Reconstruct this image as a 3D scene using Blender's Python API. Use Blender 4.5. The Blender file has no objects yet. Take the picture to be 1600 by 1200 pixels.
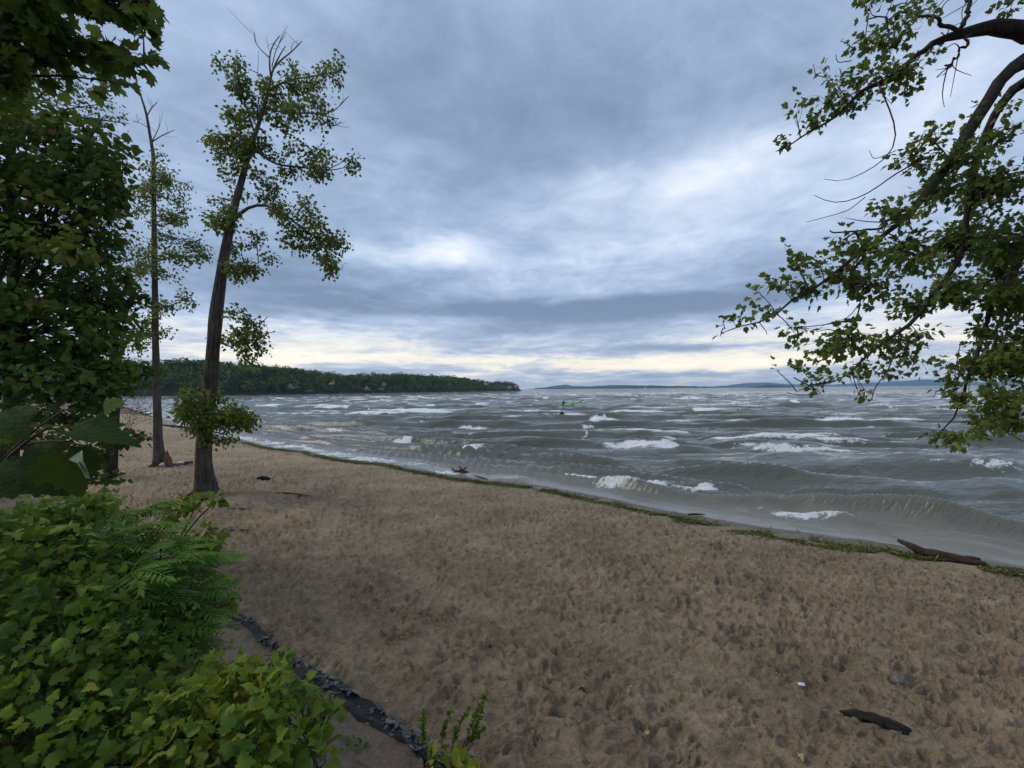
import bpy, math
import numpy as np
from mathutils import Matrix, Vector

SC = bpy.context.scene
COL = SC.collection
R = math.radians
rng = np.random.default_rng(7)

# ------------------------------------------------------------------ camera
F = 671.0                       # focal length in pixels of the 1600 x 1200 photograph
CAM = Vector((0.0, 0.0, 3.0))
CROT = (Matrix.Rotation(R(90 + 0.66), 3, 'X') @ Matrix.Rotation(R(-0.45), 3, 'Z'))
cam_data = bpy.data.cameras.new('camera')
cam_data.sensor_width = 36.0
cam_data.lens = 36.0 * F / 1600.0
cam_data.clip_start = 0.02
cam_data.clip_end = 60000.0
cam = bpy.data.objects.new('camera', cam_data)
COL.objects.link(cam)
cam.matrix_world = Matrix.Translation(CAM) @ CROT.to_4x4()
SC.camera = cam

# ------------------------------------------------------------------ colour management
SC.view_settings.view_transform = 'Standard'
SC.view_settings.look = 'None'
SC.view_settings.gamma = 1.0
SC.view_settings.exposure = 0.32
SC.view_settings.use_curve_mapping = False
SC.cycles.use_denoising = True
SC.cycles.max_bounces = 6
SC.cycles.diffuse_bounces = 3
SC.cycles.glossy_bounces = 3
SC.cycles.transmission_bounces = 4
SC.cycles.transparent_max_bounces = 6
SC.cycles.volume_bounces = 0
SC.cycles.sample_clamp_indirect = 6.0

# ------------------------------------------------------------------ node helpers
class E:
    """a tiny expression builder on top of shader math nodes"""
    def __init__(s, nt, sock): s.nt = nt; s.s = sock
    def _op(s, op, *o, clamp=False):
        n = s.nt.nodes.new('ShaderNodeMath'); n.operation = op; n.use_clamp = clamp
        for i, a in enumerate((s,) + o):
            if isinstance(a, E): s.nt.links.new(a.s, n.inputs[i])
            else: n.inputs[i].default_value = a
        return E(s.nt, n.outputs[0])
    def __add__(s, o): return s._op('ADD', o)
    __radd__ = __add__
    def __sub__(s, o): return s._op('SUBTRACT', o)
    def __rsub__(s, o): return (s * -1.0) + o
    def __mul__(s, o): return s._op('MULTIPLY', o)
    __rmul__ = __mul__
    def __truediv__(s, o): return s._op('DIVIDE', o)
    def __pow__(s, o): return s._op('POWER', o)
    def exp(s): return s._op('EXPONENT')
    def clamp(s): return s._op('ADD', 0.0, clamp=True)
    def max(s, o): return s._op('MAXIMUM', o)
    def abs(s): return s._op('ABSOLUTE')
    def step(s, a, b):
        n = s.nt.nodes.new('ShaderNodeMapRange'); n.interpolation_type = 'SMOOTHSTEP'
        s.nt.links.new(s.s, n.inputs[0])
        n.inputs[1].default_value = a; n.inputs[2].default_value = b
        return E(s.nt, n.outputs[0])

def link(nt, a, sock):
    if isinstance(a, E): nt.links.new(a.s, sock)
    elif hasattr(a, 'is_output'): nt.links.new(a, sock)
    else: sock.default_value = a

def vec(nt, x, y, z=0.0):
    n = nt.nodes.new('ShaderNodeCombineXYZ')
    for i, a in enumerate((x, y, z)): link(nt, a, n.inputs[i])
    return n.outputs[0]

def noise(nt, v, scale, detail=4.0, rough=0.55, dist=0.0):
    n = nt.nodes.new('ShaderNodeTexNoise')
    if v is not None: nt.links.new(v, n.inputs['Vector'])
    n.inputs['Scale'].default_value = scale; n.inputs['Detail'].default_value = detail
    n.inputs['Roughness'].default_value = rough; n.inputs['Distortion'].default_value = dist
    return E(nt, n.outputs[0])

def ramp(nt, fac, stops):
    n = nt.nodes.new('ShaderNodeValToRGB'); link(nt, fac, n.inputs[0])
    el = n.color_ramp.elements
    while len(el) < len(stops): el.new(0.5)
    for e, (p, c) in zip(el, stops): e.position = p; e.color = (*c, 1.0)
    return n.outputs[0]

def mixc(nt, fac, a, b, mode='MIX'):
    n = nt.nodes.new('ShaderNodeMix'); n.data_type = 'RGBA'; n.blend_type = mode
    link(nt, fac, n.inputs[0])
    for i, c in ((6, a), (7, b)):
        if isinstance(c, tuple): n.inputs[i].default_value = (*c, 1.0)
        else: link(nt, c, n.inputs[i])
    return n.outputs[2]

# ------------------------------------------------------------------ world: overcast sky with broken cloud
SUN_AZ, SUN_EL = R(-82), R(44)          # azimuth from +Y towards +X
wd = bpy.data.worlds.new('World'); SC.world = wd; wd.use_nodes = True
nt = wd.node_tree; nt.nodes.clear()
out = nt.nodes.new('ShaderNodeOutputWorld'); bg = nt.nodes.new('ShaderNodeBackground')
nt.links.new(bg.outputs[0], out.inputs[0])
sky = nt.nodes.new('ShaderNodeTexSky'); sky.sky_type = 'NISHITA'; sky.sun_disc = False
sky.sun_elevation = SUN_EL; sky.sun_rotation = SUN_AZ
tc = nt.nodes.new('ShaderNodeTexCoord'); sp = nt.nodes.new('ShaderNodeSeparateXYZ')
nt.links.new(tc.outputs['Generated'], sp.inputs[0])
X, Y, Z = (E(nt, sp.outputs[i]) for i in range(3))
Zc = Z.max(0.0)
az = X._op('ARCTAN2', Y); el = Z._op('ARCSINE')
den = Zc + 0.10
q = vec(nt, X / den, Y / den, 0.3)
n_big = noise(nt, q, 0.55, 3, 0.55, 0.6)
n_mid = noise(nt, q, 1.7, 6, 0.6, 0.4)
wob1 = noise(nt, q, 1.1, 4, 0.62); wob2 = noise(nt, vec(nt, Y / den, X / den, 4.0), 1.1, 4, 0.62)
st = vec(nt, az * 2.4, el * 17.0, 1.0)               # layers of stratus seen edge-on
n_st = noise(nt, st, 1.6, 6, 0.6, 0.5)
n_fine = noise(nt, vec(nt, az * 5.0, el * 26.0, 3.0), 1.7, 6, 0.62, 0.3)
n_det = noise(nt, q, 4.4, 5, 0.62, 1.0)
flat = (el * -7.0).exp()                             # 1 at the horizon, 0 overhead
azd = az + (wob1 - 0.5) * 0.30
eld = el + (wob2 - 0.5) * 0.16
azt = az + (n_st - 0.5) * 0.22; elt = el + (n_st - 0.5) * 0.035     # thin layers keep their level
def px_ang(px, py):
    d = CROT @ Vector(((px - 800) / F, (600 - py) / F, -1.0)); d.normalize()
    return math.atan2(d.x, d.y), math.asin(d.z)
def blob(px, py, rx, ry, w, tilt=0.0):
    a0, e0 = px_ang(px, py)
    k = math.cos(a0) ** 2
    sx = max(rx / F * k, 0.01); sy = max(ry / F * math.cos(a0), 0.006)
    thin = ry < 24
    du = ((azt if thin else azd) - a0); dv = ((elt if thin else eld) - e0)
    if tilt: dv = dv - du * tilt
    g = ((du / sx) ** 2.0 + (dv / sy) ** 2.0) * -1.0
    return g.exp() * w
B = (n_big - 0.5) * 0.62 + (n_mid - 0.5) * 0.72 + (n_det - 0.5) * 0.36 + (n_st - 0.5) * 0.46 * flat + 0.385
BLOBS = [
    (800, 90, 330, 130, -.17), (1010, 180, 260, 90, -.14), (560, 230, 190, 110, -.10), (400, 60, 150, 150, .10),
    (1460, 180, 190, 110, .30), (1110, 290, 170, 42, .34), (890, 310, 130, 34, .18),
    (680, 396, 85, 30, .40), (960, 400, 180, 34, .24), (430, 430, 200, 44, -.34), (1130, 395, 130, 34, .12), 
    (850, 487, 320, 15, -.46, -.02), (1050, 472, 170, 16, -.36, .05), (600, 489, 90, 9, -.22), (780, 515, 230, 9, -.14),
    (430, 520, 240, 34, .22), (1330, 500, 200, 45, .22), (1060, 543, 160, 5, -.28),
    (880, 581, 55, 4, -.34), (1030, 587, 80, 4, -.34), (1080, 570, 230, 11, .34), (590, 580, 120, 5, -.28), (680, 562, 260, 9, .22), (420, 555, 160, 10, .10),
]
for b in BLOBS: B = B + blob(*b)
grey = ramp(nt, B, [(0.0, (.165, .225, .340)), (0.22, (.235, .315, .455)), (0.42, (.345, .440, .610)),
                    (0.62, (.530, .620, .780)), (0.82, (.740, .800, .900)), (1.0, (.900, .930, .980))])
warm = ramp(nt, B + (n_fine - 0.5) * 0.60, [(0.0, (.260, .330, .460)), (0.30, (.400, .470, .600)), (0.46, (.640, .665, .730)),
                    (0.58, (.960, .870, .690)), (0.75, (1.05, .95, .76)), (1.0, (1.12, 1.04, .88))])
wf = (((el - 0.050) / 0.075) ** 2.0 * -1.0).exp().clamp()
low = (el + 0.0).step(0.19, 0.03)
cloud = mixc(nt, low * 0.92, grey, warm)
cloud = mixc(nt, el.step(0.025, -0.01) * 0.75, cloud, (.70, .72, .72))
sk = nt.nodes.new('ShaderNodeVectorMath'); sk.operation = 'SCALE'
nt.links.new(sky.outputs[0], sk.inputs[0]); sk.inputs[3].default_value = 0.10
tot = mixc(nt, 0.90, sk.outputs[0], cloud)           # thin gaps let a little of the clear sky through
link(nt, tot, bg.inputs[0]); bg.inputs[1].default_value = 1.0

# ------------------------------------------------------------------ sun, veiled by cloud
sd = bpy.data.lights.new('sun', 'SUN'); sd.energy = 1.5; sd.angle = R(34); sd.color = (1.0, .94, .84)
sun = bpy.data.objects.new('sun', sd); COL.objects.link(sun)
sdir = Vector((math.sin(SUN_AZ) * math.cos(SUN_EL), math.cos(SUN_AZ) * math.cos(SUN_EL), math.sin(SUN_EL)))
sun.rotation_euler = sdir.to_track_quat('Z', 'Y').to_euler()
sun.location = (0, 0, 40)

# ------------------------------------------------------------------ geometry helpers
def P(px, py, y):
    """the world point at depth y that the photograph shows at pixel (px, py)"""
    d = CROT @ Vector(((px - 800) / F, (600 - py) / F, -1.0))
    return np.array(CAM + d * (y / d.y))
def G(px, py, z=0.0):
    d = CROT @ Vector(((px - 800) / F, (600 - py) / F, -1.0))
    return np.array(CAM + d * ((z - CAM.z) / d.z))

def tag(o, label=None, cat=None, group=None, kind=None):
    if label: o['label'] = label
    if cat: o['category'] = cat
    if group: o['group'] = group
    if kind: o['kind'] = kind
    return o

def make_mesh(name, v, f, mats=(), smooth=True, attrs=None, fmat=None):
    """f: (n,k) index array, or a list of such arrays"""
    v = np.asarray(v, dtype=np.float32).reshape(-1, 3)
    fl = f if isinstance(f, list) else [f]
    fl = [np.asarray(a, dtype=np.int32) for a in fl if len(a)]
    me = bpy.data.meshes.new(name)
    me.vertices.add(len(v)); me.vertices.foreach_set('co', v.ravel())
    idx = np.concatenate([a.ravel() for a in fl]); tot = np.concatenate([np.full(len(a), a.shape[1], np.int32) for a in fl])
    start = np.concatenate([[0], np.cumsum(tot)[:-1]]).astype(np.int32)
    me.loops.add(len(idx)); me.loops.foreach_set('vertex_index', idx)
    me.polygons.add(len(tot)); me.polygons.foreach_set('loop_start', start); me.polygons.foreach_set('loop_total', tot)
    if smooth: me.polygons.foreach_set('use_smooth', np.ones(len(tot), bool))
    if fmat is not None: me.polygons.foreach_set('material_index', np.asarray(fmat, np.int32))
    for m in (mats if isinstance(mats, (list, tuple)) else [mats]): me.materials.append(m)
    for k, a in (attrs or {}).items():
        at = me.attributes.new(k, 'FLOAT', 'POINT'); at.data.foreach_set('value', np.asarray(a, np.float32))
    me.update(calc_edges=True)
    return me

def add(name, me, parent=None, mw=None):
    o = bpy.data.objects.new(name, me); COL.objects.link(o)
    if parent is not None: o.parent = parent
    if mw is not None: o.matrix_local = mw
    return o

def empty(name, loc=(0, 0, 0)):
    o = bpy.data.objects.new(name, None); COL.objects.link(o); o.location = loc
    o.empty_display_size = 0.1
    return o

# value noise in numpy
def _h(ix, iy, s):
    h = (ix.astype(np.int64) * 374761393 + iy.astype(np.int64) * 668265263 + s * 2147483647) & 0xffffffff
    h = ((h ^ (h >> 13)) * 1274126177) & 0xffffffff
    h = h ^ (h >> 16)
    return (h & 0xffff) / 65535.0
def vn(x, y, s=0):
    x = np.asarray(x, float); y = np.asarray(y, float)
    ix = np.floor(x); iy = np.floor(y); fx = x - ix; fy = y - iy
    fx = fx * fx * fx * (fx * (fx * 6 - 15) + 10); fy = fy * fy * fy * (fy * (fy * 6 - 15) + 10)
    a = _h(ix, iy, s); b = _h(ix + 1, iy, s); c = _h(ix, iy + 1, s); d = _h(ix + 1, iy + 1, s)
    return (a + (b - a) * fx) * (1 - fy) + (c + (d - c) * fx) * fy
def fbm(x, y, s=0, o=4):
    t = 0; a = 0.5; w = 0
    for i in range(o):
        t = t + a * vn(x * 2 ** i + 17.3 * i, y * 2 ** i - 9.1 * i, s + i); w += a; a *= 0.5
    return t / w * 2 - 1
def sstep(a, b, x):
    t = np.clip((x - a) / (b - a), 0, 1); return t * t * (3 - 2 * t)

# ------------------------------------------------------------------ materials
def mat(name):
    m = bpy.data.materials.new(name); m.use_nodes = True
    nt = m.node_tree
    return m, nt, nt.nodes['Principled BSDF']
def objc(nt):
    t = nt.nodes.new('ShaderNodeTexCoord'); return t.outputs['Object']
def attr(nt, name):
    a = nt.nodes.new('ShaderNodeAttribute'); a.attribute_name = name; return E(nt, a.outputs['Fac'])
def bump(nt, h, bs, strength, dist, chain=None):
    b = nt.nodes.new('ShaderNodeBump'); b.inputs['Strength'].default_value = strength
    b.inputs['Distance'].default_value = dist; link(nt, h, b.inputs['Height'])
    if chain is not None: nt.links.new(chain, b.inputs['Normal'])
    nt.links.new(b.outputs[0], bs.inputs['Normal']); return b.outputs[0]

def simple(name, c1, c2, scale=6.0, rough=0.8, bumpd=0.0, detail=5, spec=0.3, stretch=None):
    m, nt, bs = mat(name)
    v = objc(nt)
    if stretch:
        mp = nt.nodes.new('ShaderNodeMapping'); mp.inputs['Scale'].default_value = stretch
        nt.links.new(v, mp.inputs[0]); v = mp.outputs[0]
    n = noise(nt, v, scale, detail, 0.6)
    link(nt, ramp(nt, n, [(.3, c1), (.7, c2)]), bs.inputs['Base Color'])
    bs.inputs['Roughness'].default_value = rough; bs.inputs['Specular IOR Level'].default_value = spec
    if bumpd: bump(nt, noise(nt, v, scale * 2.5, 6, 0.65), bs, 0.8, bumpd)
    return m
# ------------------------------------------------------------------ the beach: shore line, profile, bank
WL = -0.50
SHX = np.array([-420, -290, -120, -60, -35, -18.6, -10.8, -2.1, 1.34, 3.8, 9.7, 14, 22, 60, 300.])
SHY = np.array([420, 300, 132, 72, 45, 30, 24.0, 17.7, 15.0, 12.9, 8.15, 4.6, -2, -34, -240.])
def shore_d(x, y):                       # metres inland of the water's edge (negative: in the lake)
    ys = np.interp(x, SHX, SHY) + 0.22 * np.sin(x * 0.9) + 0.35 * fbm(x * 0.35, x * 0 + 3.3, 5, 3)
    return (ys - y) * 0.79
EA = np.array([-3.74, 5.72]); EB = np.array([-0.73, 3.52])
ET = (EB - EA) / np.linalg.norm(EB - EA); EN = np.array([ET[1], -ET[0]])
if EN[1] > 0: EN = -EN
def bank_e(x, y):                        # metres behind the edging line (positive: on the bank)
    s = (x - EB[0]) * ET[0] + (y - EB[1]) * ET[1]
    return (x - EB[0]) * EN[0] + (y - EB[1]) * EN[1] - 0.03 * np.sin(s * 2.1) - 0.02 * np.sin(s * 4.7 + 1)
def bank_z(x, y):
    e = bank_e(x, y)
    return 0.05 + 1.32 * np.clip(e / 2.5, 0, 1.25) ** 1.25 + 0.05 * fbm(x * 1.7, y * 1.7, 40, 3)

PD = np.array([-200, -30, -6, -1, 0, 1.5, 4, 7.5, 60, 400])
PZ = np.array([-6, -2.4, -1.15, -.64, WL, -.37, -.14, -.01, .03, .05])

# tyre tracks across the sand: centre lines in metres, traced at their place on the ground
def track(pts): return np.array([G(a, b)[:2] for a, b in pts])
TRACKS = [track([(562, 735), (520, 790), (503, 850), (505, 905), (530, 960), (575, 1020), (640, 1090), (740, 1180)]),
          track([(622, 735), (606, 800), (604, 850), (628, 890), (680, 925), (760, 958), (880, 990), (1010, 1020), (1150, 1055), (1350, 1115), (1560, 1190)])]
def resample(p, n=160):
    t = np.linspace(0, 1, len(p)); tt = np.linspace(0, 1, n)
    # smooth polyline
    c = np.stack([np.interp(tt, t, p[:, k]) for k in range(p.shape[1])], 1)
    for _ in range(6): c[1:-1] = (c[:-2] + 2 * c[1:-1] + c[2:]) / 4
    return c
def track_field(x, y):
    """signed lateral offset and arc length to the nearest track"""
    best = np.full(x.shape, 9.0); lat = np.zeros(x.shape); arc = np.zeros(x.shape)
    for p in TRACKS:
        c = resample(p)
        seg = np.concatenate([[0], np.cumsum(np.linalg.norm(np.diff(c, axis=0), axis=1))])
        lo = c.min(0) - 0.5; hi = c.max(0) + 0.5
        m = np.where((x > lo[0]) & (x < hi[0]) & (y > lo[1]) & (y < hi[1]))[0]
        if not len(m): continue
        bx = np.full(len(m), 9.0); la = np.zeros(len(m)); ar = np.zeros(len(m))
        xm, ym = x[m], y[m]
        for i in range(len(c) - 1):
            d = c[i + 1] - c[i]; L = np.hypot(*d) + 1e-9; d = d / L
            s = np.clip((xm - c[i, 0]) * d[0] + (ym - c[i, 1]) * d[1], 0, L)
            ex = xm - c[i, 0] - s * d[0]; ey = ym - c[i, 1] - s * d[1]
            dd = np.hypot(ex, ey); k = dd < bx
            bx[k] = dd[k]; la[k] = (ex * -d[1] + ey * d[0])[k]; ar[k] = (seg[i] + s)[k]
        k = bx < best[m]
        best[m[k]] = bx[k]; lat[m[k]] = la[k]; arc[m[k]] = ar[k]
    return best, lat, arc

def dimples(x, y, cell, seed, depth, elong, ang):
    """trodden hollows: one jittered oval print per cell with a pushed-up rim"""
    gx = np.floor(x / cell); gy = np.floor(y / cell)
    out = np.zeros(x.shape)
    for i in (-1, 0, 1):
        for j in (-1, 0, 1):
            cx, cy = gx + i, gy + j
            r1 = _h(cx, cy, seed); r2 = _h(cx, cy, seed + 1); r3 = _h(cx, cy, seed + 2); r4 = _h(cx, cy, seed + 3)
            a = ang + (r3 - 0.5) * 2.0
            dx = x - (cx + 0.1 + 0.8 * r1) * cell; dy = y - (cy + 0.1 + 0.8 * r2) * cell
            u = dx * np.cos(a) + dy * np.sin(a); v = -dx * np.sin(a) + dy * np.cos(a)
            rr = cell * (0.30 + 0.26 * r4)
            q = np.sqrt((u / (rr * elong)) ** 2 + (v / (rr * 0.72)) ** 2)
            hole = -np.exp(-(q * 1.2) ** 3) ; rim = 0.60 * np.exp(-((q - 1.10) / 0.24) ** 2)
            out += depth * (0.35 + r3) * (hole + rim)
    return out

def sand_z(x, y, detail=True):
    x = np.asarray(x, float); y = np.asarray(y, float)
    sh = x.shape; x = x.ravel(); y = y.ravel()
    d = shore_d(x, y)
    z = np.interp(d, PD, PZ)
    dry = sstep(.8, 2.0, d)
    z = z + 0.05 * fbm(x * 0.30, y * 0.30, 1, 3) * sstep(0, 6, d)
    if detail:
        wx = x + 0.10 * fbm(x * 3.1, y * 3.1, 60, 2); wy = y + 0.10 * fbm(x * 3.1, y * 3.1, 70, 2)
        # gently ridged ground: warped fine ripples running with the shore
        rid = fbm((wx * 0.79 + wy * 0.61) * 1.3, (wy * 0.79 - wx * 0.61) * 3.0, 9, 3)
        tb, lat, arc = track_field(x, y)
        ontr = sstep(0.24, 0.15, tb)
        far = sstep(30, 12, y)
        amp = 0.70 + 0.50 * vn(x * 0.55, y * 0.55, 33)
        dz = 0.050 * rid + dimples(wx, wy, 0.25, 101, 0.042, 1.45, -0.55) * amp + dimples(wx, wy, 0.145, 202, 0.038, 1.4, -0.3) * amp + dimples(wx, wy, 0.085, 303, 0.016, 1.4, -0.4)
        dz = dz + 0.020 * fbm(x * 9, y * 9, 15, 3)
        tread = np.where(((arc * 7.5 + np.abs(lat) * 5.5) % 1.0) < 0.45, 1.0, -0.5) * 0.016 * (np.abs(lat) < 0.14)
        tr = -0.030 + tread + 0.22 * dz
        berm = 0.028 * np.exp(-((tb - 0.21) / 0.05) ** 2)
        part = 0.5 + 0.5 * sstep(-0.25, 0.15, fbm(x * 0.9, y * 0.9, 77, 2))      # tracks are trodden out in places
        dz = dz * (1 - ontr * part) + tr * ontr * part + berm * part
        z = z + dz * dry * (0.6 + 0.4 * far)
        z = z + 0.012 * fbm(x * 2.0, y * 2.0, 55, 3) * (1 - dry)
    # slip under the bank
    e = bank_e(x, y)
    z = z - 0.25 * sstep(0.25, 1.1, e)
    return z.reshape(sh)

def fan_grid(u0, u1, nu, ys):
    u = np.linspace(u0, u1, nu); U, YY = np.meshgrid(u, ys)
    return (U * YY), YY
def grid_faces(nr, nc, keep=None):
    a = (np.arange(nr - 1)[:, None] * nc + np.arange(nc - 1)[None, :]).ravel()
    f = np.stack([a, a + 1, a + nc + 1, a + nc], 1)
    return f if keep is None else f[keep.ravel()[f].any(1)]
def compact(v, f, *arrs):
    used = np.zeros(len(v), bool); used[f] = True
    mp = np.cumsum(used) - 1
    return (v[used], mp[f]) + tuple(a[used] for a in arrs)

# sand sheet, finer towards the viewer
ys = 1.0 / np.linspace(1 / 2.3, 1 / 60.0, 470)
sx, sy = fan_grid(-1.45, 1.50, 1000, ys)
sdist = shore_d(sx, sy)
keep = (sdist > -2.5) & (bank_e(sx, sy) < 1.2)
sv = np.stack([sx, sy, sx * 0], -1).reshape(-1, 3)
sf = grid_faces(*sx.shape, keep=keep)
sv, sf, sdd = compact(sv, sf, sdist.ravel())
sv[:, 2] = sand_z(sv[:, 0], sv[:, 1])

m_sand, nt, bs = mat('sand')
v = objc(nt)
n1 = noise(nt, v, 0.8, 5, 0.6); n2 = noise(nt, v, 7.0, 5, 0.65); n3 = noise(nt, v, 160.0, 3, 0.7); n4 = noise(nt, v, 38.0, 3, 0.7)
base = ramp(nt, n1 * 0.35 + n2 * 0.35 + n3 * 0.30, [(.36, (.152, .111, .067)), (.50, (.310, .232, .145)), (.64, (.480, .372, .242))])
spk = n4.step(0.66, 0.74)
base = mixc(nt, spk * 0.5, base, (.10, .075, .05))
wet = attr(nt, 'shore').step(.85, 0.35)
damp = attr(nt, 'shore').step(2.2, .7)
base = mixc(nt, damp * 0.25, base, (.24, .19, .13))
base = mixc(nt, wet * 0.8, base, (.150, .125, .090))
link(nt, base, bs.inputs['Base Color'])
link(nt, (wet * -0.72 + 0.95), bs.inputs['Roughness'])
bs.inputs['Specular IOR Level'].default_value = 0.35
n5 = noise(nt, v, 17.0, 4, 0.7)
bump(nt, n3 * 0.4 + n4 * 0.8 + n5 * 1.6, bs, 1.0, 0.04)
o = add('beach_sand', make_mesh('beach_sand', sv, sf, m_sand, True, {'shore': sdd})); tag(o, kind='structure')

# the land under and behind everything (reaches far left, behind the trees, and under the lake)
gx = np.concatenate([-np.geomspace(9000, 40, 26), np.linspace(-36, 36, 37), np.geomspace(40, 9000, 26)])
gy = np.concatenate([-np.geomspace(200, 14, 10), np.linspace(-12, 60, 37), np.geomspace(66, 9500, 30)])
gX, gY = np.meshgrid(gx, gy)
gz = np.interp(shore_d(gX, gY), PD, PZ) - 0.42
gv = np.stack([gX, gY, gz], -1).reshape(-1, 3)
m_soil = simple('soil', (.070, .052, .034), (.135, .100, .066), 2.0, 0.95, 0.02)
o = add('ground', make_mesh('ground', gv, grid_faces(*gX.shape), m_soil)); tag(o, kind='structure')

# the planted bank behind the stone edging
ss = np.linspace(-14, 9, 190); ee = np.concatenate([[-.03], np.linspace(0.0, 3.2, 52), np.linspace(3.6, 12, 8)])
S_, E_ = np.meshgrid(ss, ee)
bx = EB[0] + S_ * ET[0] + E_ * EN[0]; by = EB[1] + S_ * ET[1] + E_ * EN[1]
bz = bank_z(bx, by) + 0.02 * fbm(bx * 8, by * 8, 3, 3); bz[0] = -0.2
m_bank, nt, bs = mat('bank_earth')
v = objc(nt); n1 = noise(nt, v, 2.2, 5, 0.6); n2 = noise(nt, v, 30.0, 4, 0.7)
c = ramp(nt, n2, [(.3, (.085, .060, .038)), (.7, (.210, .150, .095))])
c = mixc(nt, n1.step(0.52, 0.62) * 0.75, c, (.035, .050, .020))
link(nt, c, bs.inputs['Base Color']); bs.inputs['Roughness'].default_value = 0.95
bump(nt, n2, bs, 0.8, 0.03)
o = add('bank', make_mesh('bank', np.stack([bx, by, bz], -1).reshape(-1, 3), grid_faces(*bx.shape), m_bank)); tag(o, kind='structure')

# ------------------------------------------------------------------ the lake
ysw = np.concatenate([1.0 / np.linspace(1 / 4.5, 1 / 24.7, 300), 1.0 / np.linspace(1 / 25.0, 1 / 130.0, 260)])
ysw = np.concatenate([ysw, 1.0 / np.linspace(1 / 131.0, 1 / 12000.0, 110)])
wx, wy = fan_grid(-1.65, 1.65, 700, ysw)
wd_ = -shore_d(wx, wy)
wf = grid_faces(*wx.shape, keep=(wd_ > -0.8))
wv0, wf, wd_ = compact(np.stack([wx, wy, wx * 0], -1).reshape(-1, 3), wf, wd_.ravel())
wx, wy = wv0[:, 0], wv0[:, 1]      #                                    # metres out from the edge
near = np.exp(-np.clip(wd_, 0, None) / 3.0)
s = wy + 0.10 * wx + 1.4 * fbm(wx * 0.045, wy * 0.08, 21, 3)
s = s * (1 - near) + near * (wd_ / 0.79 + 2.0)              # crests swing round to meet the shore
fade = sstep(600, 90, wy) * (.35 * sstep(0.0, 2.2, wd_) + .65 * sstep(1.5, 8.0, wd_))
def crest(k, ph, p): return ((np.sin(s * k + ph) + 1) / 2) ** p
grp = fbm(wx * 0.08, wy * 0.19, 31, 3)
lam = 2 * np.pi / 6.6
c1 = crest(lam, 1.8 * fbm(wx * 0.045, wy * 0.12, 32, 2), 3.2)
c2 = crest(lam * 1.63, 1.0 + 1.6 * fbm(wx * 0.05, wy * 0.18, 35, 2), 2.8)
c3 = crest(lam * 2.45, 0.4 + 1.8 * fbm(wx * 0.08, wy * 0.24, 37, 2), 2.6)
g2 = np.clip(0.5 + 1.3 * fbm(wx * 0.20, wy * 0.33, 38, 2), 0, 1.3); g3 = np.clip(0.5 + 1.5 * fbm(wx * 0.33, wy * 0.5, 39, 2), 0, 1.3)
c4 = crest(lam * 3.9, 1.4 + 2.6 * fbm(wx * 0.2, wy * 0.36, 137, 2), 1.8)
wz = 0.32 * (c1 - 0.32) * (0.40 + 1.1 * np.clip(grp + 0.45, 0, 1.1)) + 0.36 * (c2 - 0.37) * (.3 + g2)
ws3 = 0.25 * (c3 - .4) * (.25 + g3) + .11 * (c4 - .42) * (.3 + np.clip(1.3 - g3, 0, 1)) * sstep(70, 35, wy)
wz = wz * fade + ws3 * sstep(600, 90, wy) * sstep(.1, 2.4, wd_)
def ridged(a, b, sd, pw): return np.clip(1 - np.abs(fbm(a, b, sd, 3)) * 2.2, 0, 1) ** pw
tx = wx + 0.6 * fbm(wx * .3, wy * .3, 81, 2)
rg1 = ridged(tx * 0.10, s * 0.42, 82, 2.2); rg2 = ridged(tx * 0.32, s * 1.1, 86, 2.0)
wz = wz + (0.12 * (rg1 - .35) * sstep(300, 60, wy) + 0.035 * (rg2 - .35) * sstep(90, 30, wy)) * sstep(0.2, 3.0, wd_)
chop = fbm(wx * 0.75, wy * 1.7, 41, 4); chop2 = fbm(wx * 2.6 + wy * 0.4, wy * 5.0, 45, 3)
wz = wz + (0.055 * chop) * sstep(320, 50, wy) * sstep(0.1, 3, wd_) + 0.010 * chop2 * sstep(60, 15, wy) * sstep(0.2, 2.0, wd_)
foam = np.zeros(wx.shape)
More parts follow.
